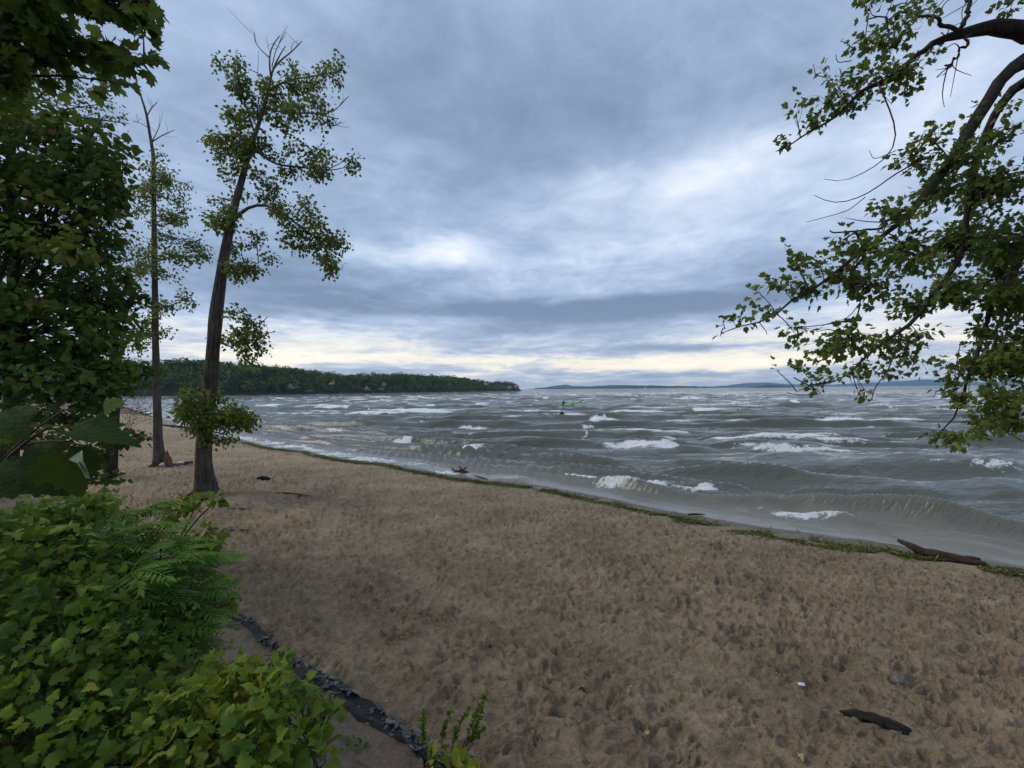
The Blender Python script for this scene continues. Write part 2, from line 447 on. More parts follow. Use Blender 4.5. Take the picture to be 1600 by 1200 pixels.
# breaking crests where the photograph shows them: (pixel x, y, half width, height m, foam)
BREAK = [(1195, 687, 85, .30, 1.2), (1385, 657, 60, .22, 1), (1290, 655, 55, .15, .9), (1135, 657, 40, .16, .8), (1095, 656, 60, .12, .7),
         (1110, 641, 26, .2, .9), (1320, 646, 30, .18, .8), (1022, 697, 34, .26, 1.15), (1080, 701, 26, .24, 0), (1020, 760, 76, .32, 1.3), (905, 741, 28, .16, 1.1),
         (1135, 768, 34, .22, 0), (610, 687, 34, .09, 1), (727, 698, 28, .10, 1), (640, 641, 60, .2, 1), (700, 640, 70, .2, 1),
         (740, 633, 24, .2, 1), (590, 646, 50, .2, .9), (660, 636, 30, .18, .8), (835, 645, 50, .2, 1), (870, 647, 45, .2, .9),
         (900, 644, 40, .18, .9), (795, 651, 18, .15, .8), (905, 649, 20, .14, .7), (930, 660, 20, .2, .9), (440, 633, 34, .2, .9), (490, 635, 34, .2, .9), (520, 637, 30, .2, .8),
         (415, 635, 20, .2, .8), (955, 672, 14, .12, .6), (1140, 742, 90, .20, 0), (1265, 804, 52, .17, 1.05), (1390, 812, 95, .30, .12), (1540, 845, 90, .20, 0),
         (1500, 728, 70, .18, .35), (1210, 700, 70, .14, 0), (1330, 692, 80, .24, 0), (1240, 712, 40, .1, .6), (1560, 731, 40, .16, .7), (990, 636, 18, .14, .5), (1470, 633, 40, .12, .35), (1390, 634, 22, .14, .5),
         (690, 735, 30, .06, .8), (650, 722, 24, .05, .7), (560, 716, 40, .06, .8), (500, 707, 36, .06, .9), (455, 696, 30, .07, .9), (430, 691, 14, .07, .9), (800, 744, 30, .1, .5),
         (1170, 791, 40, .10, .35), (420, 672, 40, .1, .3), (600, 668, 60, .14, .1), (300, 634, 16, .2, .9), (290, 650, 20, .2, .7), (270, 640, 16, .2, .7)]
rb = np.random.default_rng(12)      # more crests of the same sea between them
for k in range(46):
    by_ = 622 + 80 * rb.random() ** 1.7; bx_ = rb.uniform(430, 1640)
    if by_ > 608 + (bx_ < 700) * 0 + 30 + (bx_ - 300) * .10: continue
    BREAK.append((bx_, by_, (8 + 46 * rb.random() ** 2) * (.45 + (by_ - 612) / 70), .08 + .12 * rb.random(), .75 + .4 * rb.random()))
for (px, py, hw, hh, fo) in BREAK:
    hor = 608 - (px - 800) * 0.00785
    yy = F * (CAM.z - WL - 0.12) / (py - hor); xx = (px - 800) / F * yy; w = hw / F * yy
    ang = 0.10 if yy > 22 else 0.34
    L = 0.55 + 0.010 * yy; FT = 1.3e-4 * yy * yy * 1.2
    I = np.where((np.abs(wx - xx) < w * 1.2) & (np.abs(wy - yy) < 7 * L + w * 0.5))[0]
    lx, ly = wx[I], wy[I]
    dy = (ly - yy) + (lx - xx) * ang + 0.35 * min(1, yy / 30) * fbm((lx - xx) * 3.0 / w, lx * 0 + px, 11, 3)
    fl = np.clip(1 - (np.abs(lx - xx) / (w * 1.15)) ** 2.6, 0, 1)
    prof = np.where(dy > 0, np.exp(-(dy / (L * 2.0)) ** 2), np.exp(-(dy / L) ** 2))
    wz[I] += hh * prof * fl
    if fo:
        rag = 0.5 + 0.5 * fbm((lx - xx) * 1.1 + px, ly * 2.6, 13, 4)
        fm = np.where(dy > 0, np.exp(-(dy / (L * 0.28 + FT)) ** 2), np.exp(-(dy / (L * 0.62 + FT)) ** 2)) * fl ** .5
        foam[I] = np.maximum(foam[I], fo * np.clip(fm * ((0.30 if yy < 40 else .55) + 1.15 * rag), 0, 1.0))
# scattered small whitecaps further out
cap = sstep(0.80, 0.95, c1) * sstep(0.14, 0.34, fbm(wx * 0.10, wy * 0.055, 91, 3)) * sstep(45, 70, wy) * fade
foam = np.maximum(foam, 0.75 * cap)
cap2 = sstep(.80, .97, rg1) * sstep(.22, .42, fbm(wx * .2, wy * .13, 98, 2)) * sstep(16, 30, wy) * sstep(300, 120, wy)
foam = np.maximum(foam, .7 * cap2)
capf = sstep(0.40, 0.52, fbm(wx * 0.16, wy * 0.045, 95, 3)) * sstep(70, 130, wy) * sstep(1500, 500, wy)
foam = np.maximum(foam, 0.7 * capf)
# lace of the swash along the edge
lace = sstep(0.9, 0.15, np.abs(wd_ - 0.35 - 0.35 * fbm(wx * 0.5, wy * 0.5, 63, 3))) * (0.15 + 0.85 * sstep(-0.05, 0.35, fbm(wx * 1.3, wy * 2.0, 66, 3))) * (.35 + .65 * sstep(-2.0, -9, wx))
foam = np.maximum(foam, 0.75 * lace)
wz = wz + 0.02 * foam * fbm(wx * 6, wy * 6, 51, 3) * sstep(60, 20, wy)
edge = np.interp(wd_, [-1.2, 0, 0.6, 2.5], [-.20, 0.005, 0.015, 0.0])
wv = np.stack([wx, wy, WL + wz + edge], -1)
wfo, wdd = foam, wd_

m_water, nt, bs = mat('lake_water')
geo = nt.nodes.new('ShaderNodeNewGeometry'); gp = geo.outputs['Position']
sepw = nt.nodes.new('ShaderNodeSeparateXYZ'); nt.links.new(gp, sepw.inputs[0])
gxw, gyw = E(nt, sepw.outputs[0]), E(nt, sepw.outputs[1])
depth = attr(nt, 'depth')
n_r1 = noise(nt, vec(nt, gxw * 0.55, gyw * 1.5, 0), 3.2, 6, 0.62, 0.3)
n_r2 = noise(nt, vec(nt, gxw * 0.07, gyw * 0.16, 0), 2.4, 7, 0.66, 0.2)
n_r3 = noise(nt, vec(nt, gxw * 0.012, gyw * 0.022, 0), 3.0, 7, 0.7, 0.2)
n_col = noise(nt, vec(nt, gxw * 0.03, gyw * 0.06, 0), 1.0, 3, 0.5)
wc = mixc(nt, n_col, (.070, .077, .060), (.096, .101, .080))
wc = mixc(nt, depth.step(4.0, 0.0) * 0.7, wc, (.21, .198, .170))
link(nt, wc, bs.inputs['Base Color'])
bs.inputs['IOR'].default_value = 1.36; bs.inputs['Roughness'].default_value = 0.06
b1 = bump(nt, n_r1 * depth.step(-0.3, 0.9), bs, 0.7, 0.045)
calm = depth.step(0.1, 3.0)
b2 = bump(nt, n_r2 * calm, bs, 0.9, 0.42, b1)
b3 = bump(nt, n_r3 * gyw.step(70, 200), bs, 0.9, 5.0, b2)
fo = attr(nt, 'foam')
fn = noise(nt, gp, 9.0, 5, 0.7, 0.5); fn2 = noise(nt, vec(nt, gxw * 1.0, gyw * 2.5, 0), 2.2, 5, 0.65)
fm = (fo + ((fn - 0.5) * 1.3 + (fn2 - 0.5) * 1.1) * (fo * 3.0).clamp()).step(0.38, 0.72)
fb = nt.nodes.new('ShaderNodeBsdfPrincipled')
link(nt, mixc(nt, fn, (.60, .62, .62), (.88, .89, .90)), fb.inputs['Base Color']); fb.inputs['Roughness'].default_value = 0.8
fbm_n = bump(nt, fn, fb, 1.0, 0.12)
mx = nt.nodes.new('ShaderNodeMixShader'); link(nt, fm, mx.inputs[0])
nt.links.new(bs.outputs[0], mx.inputs[1]); nt.links.new(fb.outputs[0], mx.inputs[2])
nt.links.new(mx.outputs[0], nt.nodes['Material Output'].inputs['Surface'])
o = add('lake_water', make_mesh('lake_water', wv, wf, m_water, True, {'foam': wfo, 'depth': wdd})); tag(o, kind='structure')
# ------------------------------------------------------------------ far shores, islands and the wooded headland
m_far = simple('far_woods', (.022, .034, .022), (.045, .060, .035), 0.01, 0.95)
def ridge(name, pts, y, label, depth=0.12, hrough=1.0, seed=0):
    """a long low hill: (pixel x, height in pixels above the waterline) at distance y"""
    xs = np.array([p[0] for p in pts], float); hs = np.array([p[1] for p in pts], float)
    px = np.linspace(xs[0], xs[-1], 150)
    h = np.interp(px, xs, hs) / F * y
    x = (px - 800) / F * y
    env = np.clip(h / (h.max() * 0.3 + 1e-6), 0, 1)
    h = h + env * hrough * (fbm(px * 0.12, px * 0 + seed, 3, 4)) * 0.7 / F * y
    rows = []
    for k, (t, q) in enumerate([(-1, 0.0), (-.8, .45), (-.45, .85), (0, 1.0), (.5, .8), (1.0, 0.0)]):
        dz = WL - 0.5 + (h + 0.5) * q
        rows.append(np.stack([x * (1 + depth * t * 0.3), np.full_like(x, y) * (1 + depth * t * 0.5) , dz], 1))
    v = np.concatenate(rows)
    o = add(name, make_mesh(name, v, grid_faces(6, 150), m_far)); tag(o, kind='structure')
    return o
ridge('far_hills', [(826, 0.5), (860, 1.5), (880, 2.0), (905, 2.2), (935, 3.0), (980, 3.6), (1015, 4.6), (1060, 3.2), (1110, 2.0), (1150, .6), (1180, .2)], 3600, '', seed=1)
ridge('far_mountains', [(835, 1), (850, 2.5), (868, 5.0), (886, 6.2), (897, 4.0), (925, 3.5), (955, 5.4), (985, 5.0), (1020, 3.4), (1080, 1.5), (1100, .5)], 7600, '', seed=2)
ridge('far_mountains', [(1100, 1), (1135, 3), (1165, 6.5), (1190, 7.0), (1215, 6.0), (1240, 4), (1300, 3.5), (1340, 5), (1385, 7), (1420, 8.5), (1440, 10.5), (1475, 9), (1500, 6), (1540, 5), (1620, 7), (1700, 6), (1800, 2)], 8800, '', seed=3)
ridge('wooded_island', [(1170, .3), (1182, 2.2), (1198, 3.8), (1212, 3.2), (1226, 3.4), (1234, .4)], 2300, '', seed=4, hrough=1.6)

# headland: foot and crest from pixels, at real distances
HX = np.array([-700, -150, 190, 300, 400, 500, 600, 700, 760, 800, 811, 817])
HD = np.array([330, 330, 335, 350, 385, 440, 510, 600, 670, 730, 745, 750.])           # distance of the foot
HT = np.array([550, 553, 560, 567, 574, 585, 583, 587, 594, 593, 600, 609.])           # top of the trees, pixel y
def head_h(px):
    hor = 608 - (px - 800) * 0.00785
    return (hor - np.interp(px, HX, HT)) / F * (np.interp(px, HX, HD) + 45) + 3.5 
hp = np.concatenate([np.linspace(-700, 190, 60), np.linspace(196, 817, 244)])
hd = np.interp(hp, HX, HD); htop = np.clip(head_h(hp) - 7.0, .4, None)
prof = [(-2, -1.2), (0, .0), (2.5, .13), (10, .34), (24, .68), (45, .95), (80, 1.0), (160, .92), (300, .6)]
rows = []
for (off, q) in prof:
    y = hd + off; x = (hp - 800) / F * hd * (1 + off * 0.0006) 
    rows.append(np.stack([x, y, WL + (q * htop if q > 0 else q) + 1.0 * fbm(hp * 0.08, hp * 0 + off, 8, 3) * (q > 0.1)], 1))
hv = np.concatenate(rows)
m_head = simple('headland_ground', (.016, .024, .010), (.042, .046, .022), 0.06, 0.95)
o = add('headland', make_mesh('headland', hv, grid_faces(len(prof), len(hp)), m_head)); tag(o, kind='structure')
# bare rock faces at the foot of the wood
m_rock = simple('cliff_rock', (.11, .094, .075), (.30, .25, .20), 0.35, 0.9, 0.3)
m_drock = simple('shore_rock', (.030, .030, .030), (.075, .070, .065), 0.4, 0.9, 0.3)
def cliff(px, py, w, h, m=m_rock, seed=0):
    d = np.interp(px, HX, HD) - 1.2
    c = P(px, py, d); sx_, sz_ = w / F * d, h / F * d
    n, k = 15, 11
    a, b = np.meshgrid(np.linspace(-1, 1, n), np.linspace(-1, 1, k))
    rim = np.clip(1.15 - np.hypot(a, b), 0, 1)
    dx = a * sx_ * (1 + .25 * fbm(a * 2 + seed, b * 2, seed, 2)); dz = b * sz_ * (1 + .35 * fbm(a * 3, b * 3 + seed, seed + 3, 2))
    rim = rim * (1 + .5 * fbm(a * 2.5 + seed, b * 2.5, seed + 5, 2)); dy = -.5 * rim + 2.6 * (1 - rim) + (b + 1) * sz_ * .5 - 0.8 * fbm(a * 3 + seed, b * 4, seed + 9, 3)
    v = np.stack([c[0] + dx, c[1] + dy, c[2] + dz], -1).reshape(-1, 3)
    ok = (np.hypot(a, b) < .62 + .55 * (fbm(a * 2.2 + seed * 3, b * 2.2, seed + 21, 3) + .35)).ravel()
    f = grid_faces(k, n); f = f[ok[f].sum(1) > 2]
    if len(f) < 3: f = grid_faces(k, n)[20:34]
    v, f = compact(v, f)
    return add('cliff', make_mesh('cliff', v, f, m, True), o)
for i, c in enumerate([(449, 605, 10, 5), (516, 600, 7, 4), (571, 608, 11, 5), (594, 608, 10, 4), (598, 601, 4, 5), (760, 601, 5, 4), (796, 606, 5, 4), (806, 605, 4, 4), (480, 611, 9, 2.5)]):
    cliff(*c, seed=i)
for i, px in enumerate(np.arange(215, 800, 26)):
    cliff(px, np.interp(px, [190, 400, 810], [621, 616.0, 611.3]), 15, 2.2, m_drock, seed=30 + i)

# the wood itself: every tree a tuft of small leaf clumps
def tree_tufts():
    n = 3900
    px = np.concatenate([rng.uniform(-300, 190, 500), rng.uniform(190, 811, n - 500)])
    off = np.concatenate([rng.uniform(1.5, 85, n - 900), rng.uniform(30, 80, 900)])
    d = np.interp(px, HX, HD); top = np.clip(head_h(px) - 8.0, 2.5, None)
    q = np.interp(off, [p[0] for p in prof], [p[1] for p in prof])
    x = (px - 800) / F * d; y = d + off; z = WL + q * top
    h = rng.uniform(4.5, 8.0, n) * (1 + .2 * (rng.random(n) < .12) * (off < 60)) * np.interp(px, [700, 811], [1.0, .55]) * (1 + .35 * fbm(px * .09, off * .12, 6, 2)); r = h * rng.uniform(.36, .55, n); con = rng.random(n) < 0.04
    k = 34
    t = rng.random((n, k)); a = rng.uniform(0, 2 * np.pi, (n, k))
    rad = np.where(con[:, None], (1 - t) * 0.75 + .08, np.sqrt(np.clip(1 - (2 * t - 1) ** 2, 0.05, 1))) * rng.uniform(.6, 1.05, (n, k)) * r[:, None]
    cx = x[:, None] + np.cos(a) * rad; cy = y[:, None] + np.sin(a) * rad; cz = z[:, None] + h[:, None] * (0.15 + .88 * t)
    c = np.stack([cx, cy, cz], -1).reshape(-1, 3)
    s = np.repeat(h, k) * rng.uniform(.13, .24, n * k)
    tri = rng.normal(size=(n * k, 3, 3)); tri[:, :, 2] *= .75; tri = tri / np.linalg.norm(tri, axis=2, keepdims=True) * s[:, None, None] * 0.8
    v = (c[:, None, :] + tri).reshape(-1, 3)
    tint = np.repeat(np.repeat(np.clip(np.where(con, rng.normal(.12, .1, n), rng.normal(.5, .26, n) + .35 * fbm(px * .03, off * .05, 4, 2)), 0, 1), k), 3)
    return v, np.arange(len(v)).reshape(-1, 3), tint
m_wood, nt, bs = mat('far_foliage')
link(nt, ramp(nt, attr(nt, 'tint'), [(0, (.036, .066, .024)), (.5, (.090, .142, .042)), (1, (.175, .225, .062))]), bs.inputs['Base Color'])
bs.inputs['Roughness'].default_value = 0.9; bs.inputs['Specular IOR Level'].default_value = 0.1
v, f, t = tree_tufts()
wood = add('headland_wood', make_mesh('headland_wood', v, f, m_wood, False, {'tint': t}))
tag(wood, 'dense dark green wood covering the headland across the bay', 'wood', kind='stuff')

# ------------------------------------------------------------------ leaves, twigs and trunks
def fan(outline, centre=(0, .38, 0)):
    v = np.array([centre] + outline, float); n = len(outline)
    return v, np.array([[0, 1 + i, 1 + (i + 1) % n] for i in range(n)])
def mirror(half):    # half outline from base to tip on +x; base and tip on the axis
    h = [(a, b) for a, b in half]
    return h + [(-a, b) for a, b in h[-2:0:-1]]
def curl(pts, c, droop, seed):
    r = np.random.default_rng(seed)
    o = []
    for (x, y) in pts:
        o.append((x, y, c * abs(x) * abs(x) * 1.6 - droop * y * y + r.normal() * 0.025))
    return o
POP = mirror([(0, 0), (.26, .02), (.44, .22), (.38, .42), (.26, .66), (.10, .84), (0, 1.0)])
LOB = mirror([(0, 0), (.24, -.04), (.50, .16), (.36, .30), (.52, .52), (.24, .56), (.20, .76), (0, 1.0)])
GRA = mirror([(0, .10), (.12, -.08), (.26, .00), (.38, .00), (.42, .12), (.58, .16), (.50, .27), (.66, .42), (.50, .43), (.52, .60), (.37, .54), (.28, .62), (.32, .76), (.19, .74), (.15, .88), (0, 1.04)])
MAP = mirror([(0, 0), (.20, -.08), (.34, .06), (.60, .04), (.50, .22), (.66, .40), (.46, .46), (.50, .62), (.28, .54), (.24, .74), (.30, .82), (.10, .86), (0, 1.02)])
def variants(sh, seed, n=4, centre=(0, .36, 0)):
    return [fan(curl(sh, [.4, -.35, .75, .1, -.65][i % 5], [.12, .4, -.15, .55, .25][i % 5], seed + i), (centre[0], centre[1], -.03 + .02 * i)) for i in range(n)]
T_POP = variants(POP, 1); T_LOB = variants(LOB, 5); T_GRA = variants(GRA, 9, 5, (0, .3, 0)); T_MAP = variants(MAP, 14)
T_SML = [(np.array([[0, 0, 0], [.3, .45, .06], [0, 1, -.05], [-.3, .45, .06]]), np.array([[0, 1, 2], [0, 2, 3]])),
         (np.array([[0, 0, 0], [.36, .4, -.08], [0, 1, .08], [-.36, .5, -.05]]), np.array([[0, 1, 2], [0, 2, 3]]))]

def unit(a): return a / (np.linalg.norm(a, axis=-1, keepdims=True) + 1e-9)
def frames(d, n):
    y = unit(d); z = n - (n * y).sum(-1, keepdims=True) * y; z = unit(z); x = np.cross(y, z)
    return np.stack([x, y, z], -1)          # columns
class Leaves:
    def __init__(s): s.p = []; s.d = []; s.n = []; s.s = []; s.t = []
    def put(s, p, d, n, size, t):
        s.p.append(np.atleast_2d(p)); s.d.append(np.atleast_2d(d)); s.n.append(np.atleast_2d(n)); s.s.append(np.atleast_1d(size)); s.t.append(np.atleast_1d(t))
    def arrays(s): return [np.concatenate(a) for a in (s.p, s.d, s.n, s.s, s.t)]
def leaf_mesh(name, p, d, n, size, tint, templates, m):
    Rm = frames(d, n); vs = []; fs = []; ts = []; base = 0
    which = rng.integers(0, len(templates), len(p))
    for k, (tv, tf) in enumerate(templates):
        i = np.where(which == k)[0]
        if not len(i): continue
        v = np.einsum('nij,kj->nki', Rm[i], tv) * size[i][:, None, None] + p[i][:, None, :]
        vs.append(v.reshape(-1, 3)); fs.append((tf[None] + (np.arange(len(i)) * len(tv))[:, None, None]).reshape(-1, 3) + base)
        ts.append(np.repeat(tint[i], len(tv))); base += len(i) * len(tv)
    return make_mesh(name, np.concatenate(vs), np.concatenate(fs), m, True, {'tint': np.concatenate(ts)})
TM = {}
def template_meshes(key, templates, m, levels=7):
    """shared leaf meshes, one for each shape and tint"""
    out = []
    for k, (tv, tf) in enumerate(templates):
        for j in range(levels):
            out.append(make_mesh('leaf', tv, tf, m, True, {'tint': np.full(len(tv), (j + .5) / levels)}))
    TM[key] = (out, len(templates), levels)
def leaf_objects(key, p, d, n, size, tint, parent, name='leaf'):
    meshes, nk, lv = TM[key]
    Rm = frames(d, n)
    for i in range(len(p)):
        me = meshes[int(rng.integers(nk)) * lv + int(np.clip(tint[i] * lv, 0, lv - 1))]
        o = bpy.data.objects.new(name, me); COL.objects.link(o); o.parent = parent
        M = Matrix(Rm[i].tolist()).to_4x4(); M = Matrix.Translation(p[i]) @ M @ Matrix.Scale(float(size[i]), 4)
        o.matrix_local = M
def split_leaves(L, templates, key, m, parent, nobj=300, crown='crown', inview=True):
    """the leaves that show largest become objects, the rest one crown; all under the crown part"""
    p, d, n, s, t = L.arrays()
    q = np.array((CROT.transposed()).to_3x3()) @ (p - np.array(CAM)).T
    u, w, dep = q[0] / -q[2] * F + 800, 600 - q[1] / -q[2] * F, -q[2]
    vis = (dep > 0.2) & (u > -5) & (u < 1605) & (w > -5) & (w < 1205)
    score = np.where(vis, s / dep, 0) * rng.uniform(.8, 1.2, len(p))
    order = np.argsort(-score); top = order[:nobj]; rest = order[nobj:]
    if crown == 'crown' and len(rest):
        c = add('crown', leaf_mesh('crown', p[rest], d[rest], n[rest], s[rest], t[rest], templates, m), parent); c['kind'] = 'stuff'
        par = c
    else:
        par = parent
        if len(rest):
            c = add(crown, leaf_mesh(crown, p[rest], d[rest], n[rest], s[rest], t[rest], templates, m), parent); c['kind'] = 'stuff'
    if nobj: leaf_objects(key, p[top], d[top], n[top], s[top], t[top], par)

class Tubes:
    def __init__(s): s.v = []; s.f = []; s.b = 0
    def tube(s, path, rad, n=6, rough=0.0, seed=0):
        path = np.asarray(path, float); rad = np.broadcast_to(np.asarray(rad, float), (len(path),))
        t = unit(np.gradient(path, axis=0))
        ref = np.array([0, 0, 1.0]) if abs(t[0, 2]) < .9 else np.array([1.0, 0, 0])
        a = unit(np.cross(t, ref)); b = np.cross(t, a)
        ang = np.linspace(0, 2 * np.pi, n, endpoint=False)
        rr = rad[:, None] * np.ones(n)
        if rough: rr = rr * (1 + rough * (vn(ang[None] * 3 + 0 * rad[:, None], np.arange(len(path))[:, None] * .35 + 0 * ang[None], seed) * 2 - 1) + rough * .8 * np.sin(ang[None] * 10 + seed + 1.5 * np.sin(np.arange(len(path))[:, None] * .5)))
        v = path[:, None] + a[:, None] * (np.cos(ang)[None, :, None] * rr[..., None]) + b[:, None] * (np.sin(ang)[None, :, None] * rr[..., None])
        k = len(path); i = (np.arange(k - 1)[:, None] * n + np.arange(n)[None]).ravel(); j = (np.arange(k - 1)[:, None] * n + (np.arange(n)[None] + 1) % n).ravel()
        f = np.stack([i, j, j + n, i + n], 1) + s.b
        tips = np.stack([path[0], path[-1]]); 
        v = np.concatenate([v.reshape(-1, 3), tips]); c0, c1 = k * n, k * n + 1
        r = np.arange(n); r2 = (r + 1) % n
        cap = np.concatenate([np.stack([r2, r, np.full(n, c0)], 1), np.stack([r + (k - 1) * n, r2 + (k - 1) * n, np.full(n, c1)], 1)]) + s.b
        s.v.append(v); s.f.append(f); s.f.append(cap); s.b += len(v)
    def mesh(s, name, m):
        q = [a for a in s.f if a.shape[1] == 4]; t = [a for a in s.f if a.shape[1] == 3]
        return make_mesh(name, np.concatenate(s.v), [np.concatenate(q), np.concatenate(t)], m)
def smooth_path(pts, n=12):
    p = np.asarray(pts, float)
    if len(p) == 2: p = np.stack([p[0], (p[0] + p[1]) / 2, p[1]])
    t = np.concatenate([[0], np.cumsum(np.linalg.norm(np.diff(p[:, :3], axis=0), axis=1))]); t /= t[-1]
    tt = np.linspace(0, 1, n); c = np.stack([np.interp(tt, t, p[:, k]) for k in range(p.shape[1])], 1)
    for _ in range(2): c[1:-1] = (c[:-2] + 2 * c[1:-1] + c[2:]) / 4
    return c
def px_path(pts, y0, dy=0.0, n=14):
    """pixels (x, y, width) at depth y0, leaning dy towards or away along the way -> points with radius"""
    k = len(pts); o = []
    for i, q in enumerate(pts):
        y = y0 + dy * i / max(k - 1, 1)
        o.append([*P(q[0], q[1], y), q[2] / F * y / 2 * math.cos(math.atan((q[0] - 800) / F))])
    return smooth_path(o, n)

def bark(name, c1, c2, scale=14.0, bd=0.04):
    m, nt, bs = mat(name)
    mp = nt.nodes.new('ShaderNodeMapping'); mp.inputs['Scale'].default_value = (1, 1, .16); nt.links.new(objc(nt), mp.inputs[0])
    n = noise(nt, mp.outputs[0], scale, 6, .65, .4); n2 = noise(nt, objc(nt), 2.0, 4, .6)
    link(nt, ramp(nt, n * .7 + n2 * .3, [(.32, c1), (.66, c2)]), bs.inputs['Base Color'])
    bs.inputs['Roughness'].default_value = .95; bs.inputs['Specular IOR Level'].default_value = .15
    bump(nt, n, bs, 1.0, bd)
    return m
m_bark = bark('cottonwood_bark', (.026, .020, .016), (.200, .165, .135), 18, .09)
m_bark2 = bark('dark_bark', (.014, .012, .010), (.060, .050, .042), 20, .03)
m_twig = simple('twig_bark', (.028, .022, .018), (.085, .070, .055), 30, .9)
m_dead = simple('dead_wood', (.10, .088, .078), (.24, .21, .185), 14, .9, .004)

def leaf_mat(name, stops, trans=.30, rough=.6):
    m, nt, bs = mat(name)
    n = noise(nt, objc(nt), 7.0, 3, .6)
    c = ramp(nt, attr(nt, 'tint') + (n - .5) * .16, stops)
    link(nt, c, bs.inputs['Base Color']); bs.inputs['Roughness'].default_value = rough; bs.inputs['Specular IOR Level'].default_value = .18
    tr = nt.nodes.new('ShaderNodeBsdfTranslucent'); link(nt, mixc(nt, .5, c, (.16, .22, .03)), tr.inputs[0])
    mx = nt.nodes.new('ShaderNodeMixShader'); mx.inputs[0].default_value = trans
    nt.links.new(bs.outputs[0], mx.inputs[1]); nt.links.new(tr.outputs[0], mx.inputs[2])
    nt.links.new(mx.outputs[0], nt.nodes['Material Output'].inputs['Surface'])
    return m
m_cot = leaf_mat('cottonwood_leaf', [(0, (.026, .048, .012)), (.45, (.082, .125, .026)), (.82, (.19, .225, .042)), (.96, (.28, .26, .035)), (1, (.50, .30, .03))], .38)
m_dark = leaf_mat('dark_leaf', [(0, (.018, .042, .010)), (.5, (.062, .118, .020)), (.9, (.150, .205, .034)), (1, (.22, .11, .04))], .36)
m_pale = leaf_mat('pale_leaf', [(0, (.060, .090, .034)), (.5, (.125, .165, .060)), (1, (.21, .25, .095))], .38)
m_vine = leaf_mat('vine_leaf', [(0, (.028, .066, .011)), (.4, (.096, .176, .022)), (.8, (.220, .280, .030)), (.95, (.30, .29, .030)), (1, (.42, .22, .07))], .38)
m_sumac = leaf_mat('sumac_leaf', [(0, (.034, .095, .014)), (.5, (.090, .210, .028)), (1, (.21, .30, .035))], .38)
template_meshes('lob', T_LOB, m_cot); template_meshes('gra', T_GRA, m_vine); template_meshes('map', T_MAP, m_dark)

def rand_unit(n): return unit(rng.normal(size=(n, 3)))
def spray(L, T, root, target, nleaf, size, tint, tw=.006, wind=np.array([-.25, 0, -.1]), spread=.10, t0=.3):
    """one twig from root to target with leaves set along it"""
    mid = (root + target) / 2 + rng.normal(size=3) * .10 * np.linalg.norm(target - root) + np.array([0, 0, .06])
    path = smooth_path([root, mid, target], 6)
    if T is not None: T.tube(path, np.linspace(tw, tw * .35, 6), 3)
    t = rng.uniform(t0, 1.02, nleaf); q = np.stack([np.interp(t, np.linspace(0, 1, 6), path[:, k]) for k in range(3)], 1)
    ax = unit(target - root)
    off = rand_unit(nleaf); p = q + off * spread * rng.uniform(.2, 1, (nleaf, 1))
    d = unit(off * .8 + ax * .5 + np.array([0, 0, -.45]) + wind)
    n = unit(np.array([0, 0, .8]) + rng.normal(size=(nleaf, 3)) * .75)
    L.put(p, d, n, size * rng.uniform(.7, 1.2, nleaf), np.clip(tint + rng.normal(size=nleaf) * .11, 0, .97))
def blob_foliage(L, T, limbs, blobs, y0, leaf, per, tint=.45, depth=.9, spread=.1, tw=.006, wind=np.array([-.25, 0, -.1]), dsc=1.0):
    """tufts (pixel cx, cy, rx, ry[, tint]) hung on the nearest limb, thick in depth as they are wide"""
    allp = np.concatenate([l[:, :3] for l in limbs])
    sc = F / allp[:, 1]; lu = allp[:, 0] * sc + 800; lw = 608 - (allp[:, 2] - CAM.z) * sc
    for b in blobs:
        cx, cy, rx, ry = b[:4]; tb = b[4] if len(b) > 4 else tint + rng.normal() * .08
        i = np.argmin((lu - cx) ** 2 + (lw - cy) ** 2 + rng.uniform(0, 300, len(lu)))
        yb = allp[i, 1] + rng.normal() * depth * .45 * dsc
        m_px = yb / F
        c = P(cx, cy, yb); root = allp[i]
        nl = max(5, int(per * rx * ry * np.pi / 100.0)); ntw = max(2, nl // 8)
        hub = root + (c - root) * .75
        if T is not None: T.tube(smooth_path([root, (root + hub) / 2 + np.array([0, 0, .05]), hub], 5), np.linspace(tw * 2.2, tw, 5), 4)
        for k in range(ntw):
            e = rand_unit(1)[0] * rng.uniform(.35, 1.0)
            tgt = c + np.array([e[0] * rx * m_px, e[1] * (rx + ry) * .5 * m_px * 1.2 * dsc, e[2] * ry * m_px])
            spray(L, T, root + (c - root) * rng.uniform(.3, .8), tgt, max(2, nl // ntw), leaf, tb, tw, wind, spread)
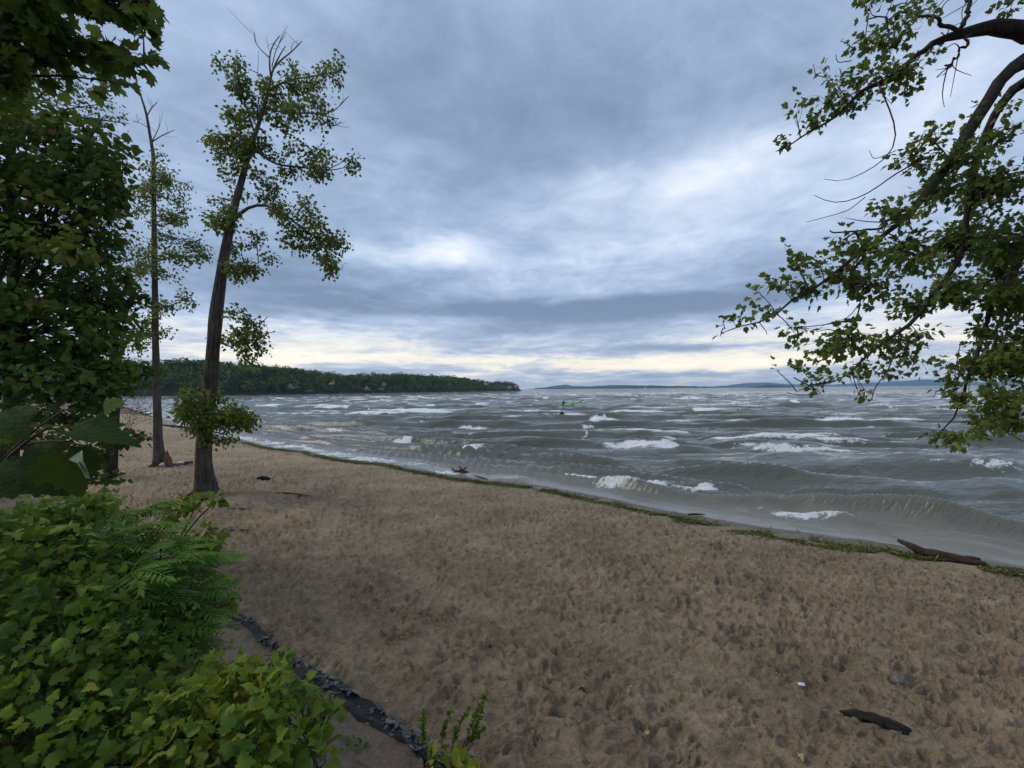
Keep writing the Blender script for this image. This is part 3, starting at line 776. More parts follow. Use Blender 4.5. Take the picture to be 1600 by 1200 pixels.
# ------------------------------------------------------------------ the two cottonwoods on the sand
def make_tree(name, label, trunk, limbs, dead, blobs, y0, leaf, per, templates, m_leaf, mb, ndepth, tint=.45, spread=.1, group=None):
    base = P(trunk[0][0], trunk[0][1], y0)
    root = empty(name); tag(root, label, 'tree', group)
    tp = px_path(trunk, y0, 0.0, 46)
    T = Tubes(); pr = tp[:, 3].copy()
    lowz = tp[:, 2] - tp[0, 2]
    pr *= 1 + .45 * np.exp(-lowz / .28)
    pr *= .76; path = tp[:, :3].copy(); path[0, 2] -= .25
    T.tube(path, pr, 44, .12, 3); add('trunk', T.mesh('trunk', mb), root)
    lim = [tp]
    for k in range(6):       # roots gripping the sand
        a_ = k * 1.05 + rng.random() * .5; r0 = pr[1]; b0 = tp[0, :3] + np.array([math.cos(a_), math.sin(a_), 0]) * r0 * .6; ln = r0 * rng.uniform(1.2, 2.2)
        b1 = b0 + np.array([math.cos(a_), math.sin(a_), 0]) * ln
        T = Tubes(); T.tube(smooth_path([b0 + [0, 0, .16], (b0 + b1) / 2 + [0, 0, .03], b1 + [0, 0, -.09]], 8), np.linspace(r0 * .42, r0 * .12, 8), 8, .12, k); add('root', T.mesh('root', mb), root)
    for (pts, dy) in limbs:
        q = px_path(pts, y0, 0, 14); q[:, 3] *= .62
        # start on the trunk's axis, then lean to or from the viewer
        q[:, 1] += np.linspace(0, dy, 14)
        sc = 1 + np.linspace(0, dy, 14) / y0
        q[:, 0] *= sc; q[:, 2] = CAM.z + (q[:, 2] - CAM.z) * sc
        T = Tubes(); T.tube(q[:, :3], q[:, 3], 7, .06, 5); add('branch', T.mesh('branch', mb), root); lim.append(q)
    for pts in dead:
        T = Tubes(); q = px_path(pts, y0, rng.normal() * .5, 9); T.tube(q[:, :3], np.maximum(q[:, 3], .004), 5)
        e = q[-1, :3]
        for k in range(3):
            s_ = q[rng.integers(4, 8), :3]; g = s_ + (e - s_) * .5 + rng.normal(size=3) * np.array([.25, .25, .2]) + np.array([.05, 0, .2])
            T.tube(smooth_path([s_, (s_ + g) / 2 + rng.normal(size=3) * .04, g], 5), np.linspace(.008, .004, 5), 4)
        add('dead_branch', T.mesh('dead_branch', m_dead), root)
    T = Tubes(); L = Leaves(); blobs = list(blobs)
    for (pts, dy) in limbs:
        for k in range(7):
            i = rng.integers(0, len(pts) - 1); f_ = rng.random(); a_, b_ = pts[i], pts[i + 1]
            blobs.append((a_[0] + (b_[0] - a_[0]) * f_ + rng.normal() * 9, a_[1] + (b_[1] - a_[1]) * f_ + rng.normal() * 9, 15, 11))
    blob_foliage(L, T, lim, blobs, y0, leaf, per, tint, ndepth, spread)
    tw = add('twigs', T.mesh('twigs', m_twig), root); tw['kind'] = 'stuff'
    p, d, n, s, t = L.arrays()
    c = add('crown', leaf_mesh('crown', p, d, n, s, t, templates, m_leaf), root); c['kind'] = 'stuff'
    return root

y1 = float(G(322, 772)[1]); y2 = float(G(250, 728)[1])
TRUNK1 = [(322, 774, 42), (319, 730, 36), (317, 700, 33), (322, 650, 31), (328, 600, 29), (333, 550, 28), (339, 480, 26), (349, 410, 21), (362, 340, 17), (375, 290, 14), (390, 235, 11), (402, 200, 9), (412, 170, 7), (421, 140, 5), (423, 115, 4), (431, 95, 3), (446, 72, 1.5)]
LIMB1 = [([(418, 142, 6), (445, 126, 5), (490, 119, 4), (538, 110, 2)], .6), ([(413, 168, 6), (450, 178, 5), (490, 176, 4), (528, 186, 2)], -.6), ([(393, 230, 8), (430, 258, 6), (480, 262, 5), (515, 268, 3), (537, 262, 2)], .3),
         ([(364, 345, 12), (385, 322, 9), (415, 317, 8), (440, 330, 7), (462, 350, 5), (500, 375, 4), (540, 381, 2)], -.5), ([(500, 376, 3), (512, 400, 2), (516, 430, 1.5)], -.6), ([(398, 208, 6), (382, 160, 4), (364, 98, 2)], -.4),
         ([(388, 245, 6), (350, 232, 4), (322, 212, 2)], .5), ([(366, 325, 6), (345, 352, 3), (325, 354, 2)], -.4), ([(352, 425, 5), (378, 425, 4), (408, 408, 2)], -.5), ([(336, 530, 6), (362, 545, 4), (395, 520, 3), (418, 495, 2)], -.5),
         ([(328, 640, 6), (300, 630, 3), (275, 655, 2)], -.7), ([(330, 650, 5), (360, 640, 3), (392, 655, 2)], -.7), ([(392, 240, 5), (372, 215, 3), (368, 185, 2)], .4)]
DEAD1 = [[(423, 118, 4), (420, 95, 3), (424, 72, 2), (437, 56, 1.5)], [(426, 108, 4), (440, 92, 3), (455, 82, 2), (472, 64, 1.2)], [(421, 90, 2.5), (407, 78, 2), (396, 62, 1.5), (398, 50, 1)], [(425, 104, 2), (430, 80, 1.6), (446, 50, 1)],
         [(418, 135, 2.5), (408, 116, 2), (388, 108, 1)], [(490, 176, 3), (520, 200, 2), (533, 190, 1.2)], [(500, 180, 2), (525, 172, 1.5), (545, 150, 1)], [(510, 266, 2), (530, 256, 1.5), (548, 244, 1)], [(335, 612, 3), (350, 603, 2.5), (360, 590, 2), (356, 580, 1.6)]]
BLOB1 = [(368, 108, 10, 18), (372, 135, 15, 18), (385, 150, 18, 14), (365, 180, 12, 14), (385, 190, 18, 12), (405, 170, 25, 25), (430, 150, 22, 25), (460, 140, 25, 20), (490, 135, 25, 25), (520, 120, 20, 22), (500, 160, 28, 15), (465, 175, 30, 12), (440, 200, 25, 15), (410, 220, 20, 18),
         (335, 220, 15, 14), (350, 232, 22, 18), (375, 215, 22, 20), (345, 250, 20, 10), (365, 265, 20, 14), (460, 225, 20, 14), (490, 235, 25, 18, .6), (515, 245, 15, 15, .75), (500, 270, 30, 14, .65), (455, 270, 30, 14), (430, 290, 28, 14), (405, 275, 20, 14), (410, 305, 25, 10), (350, 275, 12, 10), (345, 345, 15, 14), (335, 355, 12, 8), (360, 330, 15, 14), (375, 305, 14, 10),
         (440, 325, 20, 14), (480, 315, 22, 16), (490, 345, 22, 20), (465, 360, 25, 18), (500, 375, 25, 16), (530, 378, 22, 14), (515, 400, 18, 14), (470, 390, 25, 12), (450, 380, 18, 10), (515, 425, 7, 12), (400, 365, 18, 20), (375, 395, 20, 20), (395, 420, 18, 14), (375, 435, 15, 12), (360, 410, 10, 12),
         (385, 500, 22, 18), (400, 520, 25, 18), (375, 525, 18, 20), (405, 545, 18, 12), (385, 555, 20, 15), (370, 490, 15, 12), (390, 572, 12, 8), (300, 620, 20, 16, .6), (290, 650, 22, 18, .6), (330, 625, 20, 20, .65), (345, 655, 25, 20, .6), (370, 660, 22, 18, .6), (385, 650, 12, 14, .6), (360, 685, 18, 8, .6), (310, 670, 25, 12, .55), (325, 690, 15, 8, .55)] + [(300, 618, 22, 18, .62), (288, 650, 22, 18, .60), (330, 622, 22, 22, .64), (345, 655, 28, 22, .62), (372, 662, 22, 18, .62), (384, 652, 14, 14, .7), (360, 686, 18, 9, .66), (308, 672, 26, 12, .62), (326, 690, 16, 8, .6), (318, 645, 24, 22, .62)]
make_tree('cottonwood_tree', 'tall leaning cottonwood with thick furrowed trunk and leafy sprouts around its lower trunk', TRUNK1, LIMB1, DEAD1, BLOB1, y1, .094, 10.5, T_POP, m_cot, m_bark, .9, .60, .24, 'cottonwoods on the sand')
TRUNK2 = [(250, 728, 25), (247, 690, 20), (246, 650, 18), (244, 600, 16), (243, 520, 14), (242, 440, 12), (241, 360, 11), (240, 290, 10), (240, 238, 8), (233, 207, 6), (230, 178, 5), (219, 148, 4), (210, 116, 2.5)]
LIMB2 = [([(241, 285, 5), (262, 280, 3), (295, 288, 2)], .8), ([(241, 335, 5), (262, 345, 3), (285, 330, 2)], -.7), ([(242, 410, 6), (270, 400, 4), (325, 402, 2)], -.6), ([(241, 300, 4), (222, 300, 3), (212, 330, 2)], .6), ([(242, 420, 4), (225, 410, 3), (212, 430, 2)], .5), ([(243, 480, 4), (265, 478, 3), (298, 465, 2)], -.4), ([(243, 530, 4), (225, 520, 3), (212, 545, 2)], .3)]
DEAD2 = [[(230, 180, 2.5), (237, 168, 2), (246, 160, 1)], [(237, 222, 2.5), (252, 212, 2), (272, 203, 1)], [(221, 152, 2), (208, 140, 1.5), (200, 122, 1)], [(237, 222, 2), (246, 205, 1.5), (250, 195, 1)], [(232, 200, 1.6), (220, 192, 1.2), (208, 190, 1)]]
BLOB2 = [(250, 245, 12, 15), (260, 270, 22, 14), (285, 290, 15, 12), (225, 260, 15, 15), (270, 305, 25, 14), (285, 330, 14, 12), (255, 330, 20, 10), (225, 330, 15, 15), (265, 370, 25, 14), (300, 375, 25, 16), (315, 400, 18, 12), (290, 405, 20, 14), (260, 400, 20, 14), (225, 390, 18, 20), (270, 430, 25, 10), (220, 430, 15, 15), (285, 465, 15, 6), (260, 480, 12, 6), (255, 520, 15, 12), (228, 500, 14, 20), (215, 545, 15, 15), (225, 300, 15, 15)]
make_tree('cottonwood_tree', 'slim upright cottonwood with a bare dead tip standing further along the sand', TRUNK2, LIMB2, DEAD2, BLOB2, y2, .102, 11.0, T_POP, m_cot, m_bark, 1.2, .66, .30, 'cottonwoods on the sand')

# ------------------------------------------------------------------ the tree overhanging from the right
tr = empty('overhanging_tree'); tag(tr, 'large maple leaved tree whose leafy branches hang into view from the right edge', 'tree')
YR = 5.2
RL = [([(1690, 90, 70), (1640, 60, 56), (1600, 50, 48), (1560, 42, 42), (1520, 46, 34), (1488, 52, 22), (1455, 68, 15), (1420, 100, 13), (1370, 130, 11), (1330, 155, 8), (1300, 184, 6), (1260, 214, 4), (1214, 238, 2)], 0, .5),
      ([(1690, 100, 60), (1610, 75, 40), (1572, 112, 30), (1545, 158, 27), (1512, 208, 26), (1475, 265, 20), (1440, 320, 17), (1400, 350, 13), (1350, 385, 10), (1310, 428, 7), (1250, 458, 5), (1180, 505, 3), (1126, 515, 1.6)], 0, -.4),
      ([(1690, 130, 50), (1602, 112, 30), (1562, 160, 24), (1530, 220, 22), (1520, 300, 20), (1505, 380, 18), (1480, 440, 16), (1430, 490, 13), (1392, 530, 10), (1350, 560, 7), (1290, 600, 3), (1240, 615, 2)], .5, .5),
      ([(1700, 250, 40), (1640, 300, 30), (1600, 400, 22), (1560, 470, 16), (1535, 520, 11), (1522, 570, 8), (1500, 640, 5), (1470, 690, 3)], .3, .3),
      ([(1500, 50, 10), (1466, 26, 8), (1430, 22, 6), (1380, 30, 3), (1348, 20, 2)], 0, -.4), ([(1502, 44, 12), (1512, 10, 10), (1522, -40, 9)], 0, .2), ([(1440, 320, 8), (1380, 355, 5), (1320, 372, 3)], -.4, -.3),
      ([(1350, 385, 6), (1330, 430, 4), (1345, 480, 3), (1320, 540, 2)], -.4, -.2), ([(1512, 55, 7), (1492, 90, 5), (1472, 118, 2)], -.3, -.1), ([(1570, 470, 8), (1540, 600, 5), (1560, 660, 3), (1600, 690, 2)], .2, .0)]
limR = []
for (pts, a, b) in RL:
    q = px_path(pts, YR, 0, 26); dd = np.linspace(a, a + b, 26)
    scl = 1 + dd / YR; q[:, 0] *= scl; q[:, 1] += dd; q[:, 2] = CAM.z + (q[:, 2] - CAM.z) * scl
    q[:, :3] += np.stack([.05 * fbm(np.arange(26) * .45, np.full(26, k + len(limR)), 3, 2) for k in range(3)], 1)
    T = Tubes(); T.tube(q[:, :3], q[:, 3] * .8, 14, .16, 4 + len(limR)); add('branch', T.mesh('branch', m_bark2), tr); limR.append(q)
# its trunk stands on the bank just out of the picture
fork = limR[0][0, :3] * .5 + limR[1][0, :3] * .5
T = Tubes(); tb = np.array([7.9, 3.6, .0])
T.tube(smooth_path([[*tb - np.array([0, 0, .6]), .42], [7.9, 3.7, 1.2, .34], [7.6, 4.2, 3.6, .32], [fork[0] + .35, fork[1] - .2, fork[2] - .9, .30], [fork[0], fork[1], fork[2] + .15, .28], [fork[0] - .1, fork[1] + .2, fork[2] + 1.9, .16], [fork[0] - .3, fork[1] - .3, fork[2] + 4.0, .03]], 40)[:, :3], np.interp(np.linspace(0, 1, 40), [0, .1, .5, .7, .9, 1], [.46, .36, .31, .27, .15, .03]), 20, .08, 7)
add('trunk', T.mesh('trunk', m_bark2), tr)
# wispy bare twigs
for pts in [[(1372, 130, 3), (1388, 165, 3), (1404, 205, 3), (1400, 235, 2.5), (1370, 260, 2), (1310, 290, 1.4), (1288, 280, 1)], [(1450, 245, 4), (1400, 270, 3), (1355, 305, 2.4), (1300, 322, 1.6), (1272, 305, 1)], [(1352, 308, 2), (1325, 330, 1.6), (1260, 347, 1)], [(1400, 235, 2), (1365, 250, 1.4), (1358, 235, 1)], [(1335, 78, 2), (1320, 65, 1.6), (1311, 65, 1), (1318, 60, .8)],
            [(1290, 120, 1.8), (1274, 118, 1.6), (1271, 100, 1.2)], [(1330, 95, 2), (1308, 98, 1.6), (1306, 85, 1)], [(1466, 28, 3), (1475, 5, 2), (1500, -12, 1.6)], [(1440, 30, 2), (1472, 4, 1.6), (1482, -10, 1)], [(1240, 590, 2.4), (1290, 616, 2), (1230, 618, 1.6), (1228, 612, 1)], [(1400, 540, 3), (1388, 580, 2.4), (1366, 605, 2), (1362, 625, 1.6)], [(1520, 570, 3), (1490, 590, 2), (1500, 540, 1.6)], [(1350, 360, 4), (1298, 364, 3), (1297, 360, 2)]]:
    T = Tubes(); q = px_path(pts, YR - .1, rng.normal() * .3, 12); T.tube(q[:, :3], np.maximum(q[:, 3] * 1.0, .003), 5); add('bare_twig', T.mesh('bare_twig', m_twig), tr)
T = Tubes()
for k in range(60):
    l = limR[rng.integers(0, 10)]; i = rng.integers(8, 25); s_ = l[i, :3]
    g = s_ + rng.normal(size=3) * .15 + np.array([-.08, 0, -.1]); T.tube(smooth_path([s_, (s_ + g) / 2 + rng.normal(size=3) * .06, g], 6), np.linspace(.007, .003, 6), 4)
BLOBR = [(1230, 225, 22, 10), (1270, 190, 30, 18), (1290, 150, 35, 16), (1330, 160, 35, 22), (1350, 120, 35, 24), (1390, 70, 35, 24), (1420, 45, 30, 18), (1352, 16, 16, 18), (1395, 120, 35, 28), (1430, 105, 30, 22), (1278, 108, 10, 12, .6), (1350, 78, 25, 18), (1465, 88, 14, 8, .7), (1440, 15, 26, 14), (1580, 8, 24, 12), (1240, 165, 14, 10), (1410, 150, 30, 12), (1300, 118, 14, 8, .6),
         (1450, 212, 36, 20), (1500, 245, 45, 28), (1560, 225, 42, 28), (1582, 170, 22, 14), (1425, 250, 34, 20), (1470, 300, 60, 40), (1550, 300, 55, 50), (1405, 330, 36, 26), (1535, 180, 14, 10), (1370, 315, 14, 10),
         (1225, 382, 8, 8), (1240, 405, 22, 12), (1280, 410, 28, 16), (1330, 384, 32, 18), (1370, 400, 40, 25), (1210, 440, 28, 16), (1260, 452, 38, 18), (1180, 450, 12, 8), (1160, 500, 28, 9), (1136, 511, 12, 6), (1200, 485, 22, 10), (1310, 440, 40, 24), (1360, 450, 45, 30), (1430, 400, 50, 40), (1500, 380, 60, 45), (1570, 380, 45, 50), (1420, 470, 46, 32), (1490, 460, 46, 38), (1575, 470, 40, 50),
         (1250, 530, 24, 14), (1285, 548, 38, 20, .55), (1330, 530, 42, 28), (1390, 540, 46, 26, .55), (1440, 530, 30, 16), (1300, 590, 32, 16), (1350, 580, 38, 18, .6), (1240, 565, 18, 12), (1272, 612, 22, 10, .6), (1400, 588, 28, 12), (1360, 622, 12, 9, .6), (1345, 626, 8, 7), (1420, 560, 28, 18), (1580, 560, 35, 42), (1525, 575, 30, 26), (1560, 625, 38, 28), (1505, 622, 22, 18), (1590, 655, 25, 25), (1540, 662, 32, 18), (1500, 690, 30, 13), (1462, 684, 18, 9), (1482, 600, 14, 14), (1540, 525, 28, 20), (1205, 570, 8, 5, .75), (1440, 585, 12, 10), (1470, 570, 14, 10)]
L = Leaves()
blob_foliage(L, T, limR, BLOBR + [b for b in BLOBR if b[0] > 1480 and b[1] > 270] + [(1570, 440, 50, 90, .3), (1585, 560, 40, 80, .3)], YR, .071, 3.7, .56, .5, .13, .0035, np.array([-.5, 0, .0]))
L.put(P(1350, 372, 4.9), np.array([.6, 0, -.6]), np.array([.1, -1, .2]), np.array([.15]), np.array([.99])); L.put(P(1356, 368, 4.9), np.array([-.6, 0, .3]), np.array([.1, -1, .3]), np.array([.13]), np.array([.99]))
# the crown goes on above and beyond the frame, over the viewer's right
for k in range(260):
    c = fork + np.array([rng.normal() * 2.2 - .4, rng.normal() * 1.9 - .6, 1.5 + rng.random() * 3.5])
    if c[0] / max(c[1], .3) < 1.7 and (c[2] - 3) / max(c[1], .3) < 1.4 and c[1] > -.5: continue
    spray(L, None, c, c + rng.normal(size=3) * .5, 12, .12, .4, .004, spread=.22)
tw = add('twigs', T.mesh('twigs', m_twig), tr); tw['kind'] = 'stuff'
split_leaves(L, T_LOB, 'lob', m_cot, tr, 300)

# ------------------------------------------------------------------ thicket and trees at the left
def ell(px, py, rx, ry, y, k=1.0):
    c = P(px, py, y); return c, np.array([rx, (rx + ry) * .5 * k, ry]) * y / F
def clump_leaves(L, ells, dens, size, tint, T=None, stem=None, inner=.45, flat=.5, tw=.02, down=-.3, tj=.14):
    for (c, r) in ells:
        area = 4 * np.pi * ((r[0] * r[1]) ** 1.6 + (r[0] * r[2]) ** 1.6 + (r[1] * r[2]) ** 1.6) ** (1 / 1.6) / 3 ** (1 / 1.6)
        n = int(dens * area / size ** 2)
        u = rand_unit(n); lump = 1 + .28 * fbm(u[:, 0] * 2.3 + c[0], u[:, 2] * 2.3 + u[:, 1], 12, 3)
        rad = (1 - rng.random(n) ** 1.6 * inner) * lump
        p = c + u * r * rad[:, None]
        nn = unit(u * flat + np.array([0, 0, .75]) + rng.normal(size=(n, 3)) * .55)
        d = unit(u * .9 + np.array([0, 0, down]) + rng.normal(size=(n, 3)) * .55)
        tt = tint + .34 * fbm(p[:, 0] * 2.0, p[:, 2] * 2.0 + p[:, 1], 31, 2) + rng.normal(size=n) * tj
        L.put(p, d, nn, size * (.45 + .95 * rng.random(n) ** 1.3), np.clip(tt, 0, .96))
        if T is not None and stem is not None:
            mid = (c + stem) / 2 + np.array([0, 0, .12 * np.linalg.norm(c - stem)]); T.tube(smooth_path([stem, mid, c + (c - mid) * .3], 8), np.linspace(tw, tw * .2, 8), 6)
            for k in range(5):
                e = c + rand_unit(1)[0] * r * .9; T.tube(smooth_path([mid + (c - mid) * rng.random(), (c + e) / 2 + rng.normal(size=3) * .08, e], 5), np.linspace(tw * .35, tw * .1, 5), 4)

# dense dark tree filling the left edge
tl = empty('thicket_tree'); tag(tl, 'dense dark green broadleaf tree filling the left edge of the view', 'tree')
EL = [(40, 240, 150, 65, 7.2), (135, 225, 62, 34, 6.8), (125, 285, 70, 40, 6.6), (40, 330, 140, 70, 7.2), (160, 300, 38, 32, 6.4), (20, 430, 160, 75, 7.2), (120, 380, 62, 36, 7.4), (150, 448, 62, 32, 7), (40, 520, 150, 60, 6.6), (165, 500, 46, 26, 7), (130, 540, 55, 22, 6.6), (195, 578, 50, 13, 6.6), (60, 590, 130, 34, 6.2), (200, 470, 32, 16, 7.3), (150, 610, 50, 14, 6.4), (90, 640, 80, 20, 6), (-120, 300, 120, 160, 6.8), (-130, 520, 120, 110, 6.4), (-110, 120, 130, 100, 7)]
L = Leaves(); T = Tubes(); stem = np.array([-8.6, 6.9, 3.4])
clump_leaves(L, [ell(*e) for e in EL], 1.5, .115, .42, T, stem, .5, tw=.05)
Tt = Tubes(); tp = smooth_path([[-8.4, 6.6, .3], [-8.5, 6.7, 1.8], [-8.6, 6.9, 3.4], [-8.8, 7.1, 5.6], [-8.7, 7.2, 8.0]], 24); Tt.tube(tp, np.linspace(.20, .05, 24), 14, .07, 2); add('trunk', Tt.mesh('trunk', m_bark2), tl)
add('branch', T.mesh('branch', m_bark2), tl)
clump_leaves(L, [ell(*e) for e in [(70, 372, 60, 22, 5.9), (110, 395, 42, 14, 5.9), (30, 300, 40, 16, 6.2), (130, 330, 30, 14, 6.2), (60, 200, 50, 16, 6.6), (20, 480, 40, 16, 6.0)]], .8, .115, .80)
p, d, n, s, t = L.arrays()
c = add('crown', leaf_mesh('crown', p, d, n, s, t, T_POP, m_dark), tl); c['kind'] = 'stuff'

# near maple reaching in at the top left
tm = empty('near_maple_tree'); tag(tm, 'near maple with large lobed leaves reaching in at the top left corner', 'tree')
YM = 3.7; limM = []
for (pts, dy) in [([(-260, 120, 60), (-120, 85, 26), (0, 72, 10), (80, 82, 7), (150, 94, 5), (225, 92, 2)], .2), ([(-260, 60, 40), (-120, 0, 20), (0, -8, 10), (120, 4, 6), (200, 14, 4), (242, 22, 2)], -.2), ([(-120, 85, 16), (0, 120, 7), (100, 118, 4), (180, 128, 2)], .4)]:
    q = px_path(pts, YM, dy, 18); T = Tubes(); T.tube(q[:, :3], q[:, 3], 8, .08, 3); add('branch', T.mesh('branch', m_bark2), tm); limM.append(q)
e0 = limM[0][0, :3]; T = Tubes(); T.tube(smooth_path([[e0[0] - .3, e0[1] - .2, .6], [e0[0] - .25, e0[1] - .1, 2.5], [e0[0], e0[1], e0[2]], [e0[0] + .1, e0[1], e0[2] + 1.6]], 22), np.linspace(.2, .09, 22), 14, .07, 2); add('trunk', T.mesh('trunk', m_bark2), tm)
L = Leaves(); T = Tubes()
blob_foliage(L, T, limM, [(20, 15, 70, 35), (110, 6, 60, 22), (185, 12, 46, 24), (228, 8, 18, 14), (224, 46, 20, 10), (50, 70, 60, 24), (115, 84, 46, 16), (165, 90, 36, 12), (212, 84, 26, 12), (150, 62, 24, 9), (178, 124, 12, 10), (234, 94, 12, 6), (10, 110, 40, 28), (75, 45, 40, 18), (-60, 60, 80, 80), (60, -50, 120, 40), (190, -40, 60, 30), (200, 40, 26, 10), (140, 130, 30, 8), (60, 125, 36, 14)], YM, .13, 1.25, .55, .35, .10, .004, np.array([.35, 0, .0]))
tw = add('twigs', T.mesh('twigs', m_twig), tm); tw['kind'] = 'stuff'
split_leaves(L, T_MAP, 'map', m_dark, tm, 300)

# paler, fine leaved trees showing behind
def back_tree(name, label, ells, leaf, tint, ml, base, dens, tw=.03):
    o = empty(name); tag(o, label, 'tree'); L = Leaves(); T = Tubes()
    es = [ell(*e) for e in ells]; cen = np.mean([e[0] for e in es], 0); stem = np.array([base[0], base[1], cen[2] - .8])
    clump_leaves(L, es, dens, leaf, tint, T, stem, .9, tw=tw)
    Tt = Tubes(); Tt.tube(smooth_path([base, (np.array(base) + stem) / 2 + .1, stem, cen + np.array([0, 0, 1.5])], 20), np.linspace(.2, .04, 20), 10, .06, 3); add('trunk', Tt.mesh('trunk', m_bark2), o)
    add('branch', T.mesh('branch', m_bark2), o)
    c = add('crown', leaf_mesh('crown', *L.arrays(), T_SML, ml), o); c['kind'] = 'stuff'
back_tree('pale_tree', 'pale airy tree seen between the dark thicket and the slim trunk', [(110, 335, 55, 20, 15), (175, 330, 30, 22, 15), (160, 365, 55, 26, 15.5), (200, 400, 26, 34, 16), (140, 405, 50, 26, 15), (195, 440, 34, 26, 16), (212, 500, 24, 26, 15), (200, 538, 22, 14, 15), (100, 380, 50, 22, 15), (165, 515, 36, 30, 15.5), (120, 470, 60, 50, 16)], .13, .5, m_pale, (-14.2, 15.2, 0), .50)
back_tree('fine_leaved_tree', 'fine leaved tree showing below the near maple leaves at upper left', [(60, 150, 100, 42, 10), (140, 165, 48, 24, 10), (10, 190, 90, 40, 10.5), (175, 190, 22, 18, 9.5), (100, 120, 60, 20, 10), (-60, 130, 80, 60, 10)], .10, .30, m_pale, (-12.0, 10.2, 0), .45)
# ------------------------------------------------------------------ plants on the bank, lower left
def ground_of(c): return float(bank_z(np.array([c[0]]), np.array([c[1]]))[0]) if bank_e(np.array([c[0]]), np.array([c[1]]))[0] > 0 else float(sand_z(np.array([c[0]]), np.array([c[1]]), False)[0])
def vine_thing(name, label, cat, ells, dens, size, tint, nobj, tw=.006, tj=.16, inner=.55, key='gra', temps=None, ml=None, lean=0.0):
    o = empty(name); tag(o, label, cat); L = Leaves(); es = [ell(*e) for e in ells]
    clump_leaves(L, es, dens, size, tint, None, None, inner, .8, down=-.25, tj=tj)
    for i, (c, r) in enumerate(es):
        g = np.array([c[0] - lean + rng.normal() * .1, c[1] + .15 - lean * .4, 0]); g[2] = ground_of(g) - .03
        T = Tubes(); T.tube(smooth_path([g, (g + c) / 2 + rng.normal(size=3) * .07 + np.array([-.2 * lean, 0, .3 * lean]), c + np.array([0, 0, r[2] * .5])], 9), np.linspace(tw * 1.6, tw * .6, 9), 6)
        for k in range(6):
            e = c + rand_unit(1)[0] * r * .9; T.tube(smooth_path([c * .6 + g * .4, (c + e) / 2 + rng.normal(size=3) * .05, e], 6), np.linspace(tw, tw * .4, 6), 4)
        add('stem', T.mesh('stem', m_stem), o)
    split_leaves(L, temps or T_GRA, key, ml or m_vine, o, nobj, 'foliage')
    return o
m_sumac_l = leaf_mat('weed_leaf', [(0, (.03, .07, .02)), (.5, (.085, .16, .04)), (1, (.20, .26, .06))], .35)
m_stem = simple('vine_stem', (.035, .028, .018), (.095, .070, .042), 25, .85)
vine_thing('grape_vine', 'yellow green grape vine sprawling over the bank beside the stone edging', 'vine',
    [(330, 1075, 90, 42, 2.5), (400, 1100, 75, 52, 2.35), (466, 1112, 48, 34, 2.5), (505, 1108, 26, 16, 2.7), (345, 1175, 110, 48, 2.15), (478, 1172, 44, 34, 2.35), (425, 1040, 26, 20, 2.8), (290, 1135, 76, 52, 2.25), (390, 1062, 40, 22, 2.6)], 1.0, .064, .66, 300)
vine_thing('vine_thicket', 'dark green vine thicket heaped against the lower left corner', 'vine',
    [(40, 900, 90, 85, 2.6), (90, 1000, 110, 85, 2.35), (50, 1120, 130, 90, 2.1), (195, 1050, 80, 62, 2.5), (190, 1155, 110, 64, 2.15), (60, 815, 80, 36, 2.9), (-80, 950, 110, 160, 2.4), (130, 930, 60, 40, 2.7), (235, 995, 56, 34, 2.95), (290, 985, 40, 26, 3.2), (120, 790, 60, 20, 3.1)], .90, .060, .52, 300)
vine_thing('vine_sprig', 'sprig of bright leaves arching over the sand in front of the leaning trunk', 'vine',
    [(290, 784, 22, 8, 4.4), (325, 782, 22, 8, 4.4), (330, 842, 16, 24, 4.3), (300, 858, 22, 28, 4.2), (338, 902, 9, 7, 4.1), (270, 805, 14, 14, 4.3), (360, 940, 16, 7, 4.0)], 1.5, .085, .64, 160, lean=.8)

L = Leaves()
clump_leaves(L, [ell(*e) for e in [(40, 880, 90, 60, 2.7), (110, 985, 100, 70, 2.5), (60, 1130, 120, 70, 2.2), (200, 1060, 90, 60, 2.6), (230, 1160, 120, 50, 2.2), (330, 1140, 90, 50, 2.35), (440, 1165, 70, 30, 2.4), (250, 990, 70, 40, 3.0), (110, 800, 90, 30, 3.1), (300, 1020, 60, 18, 2.9), (480, 1150, 40, 20, 2.6)]], .55, .036, .62, None, None, .5, .8, tj=.2)
c = add('undergrowth', leaf_mesh('undergrowth', *L.arrays(), T_SML, m_sumac_l)); tag(c, 'small leaved weeds growing up through the vines at lower left', 'undergrowth', kind='stuff')

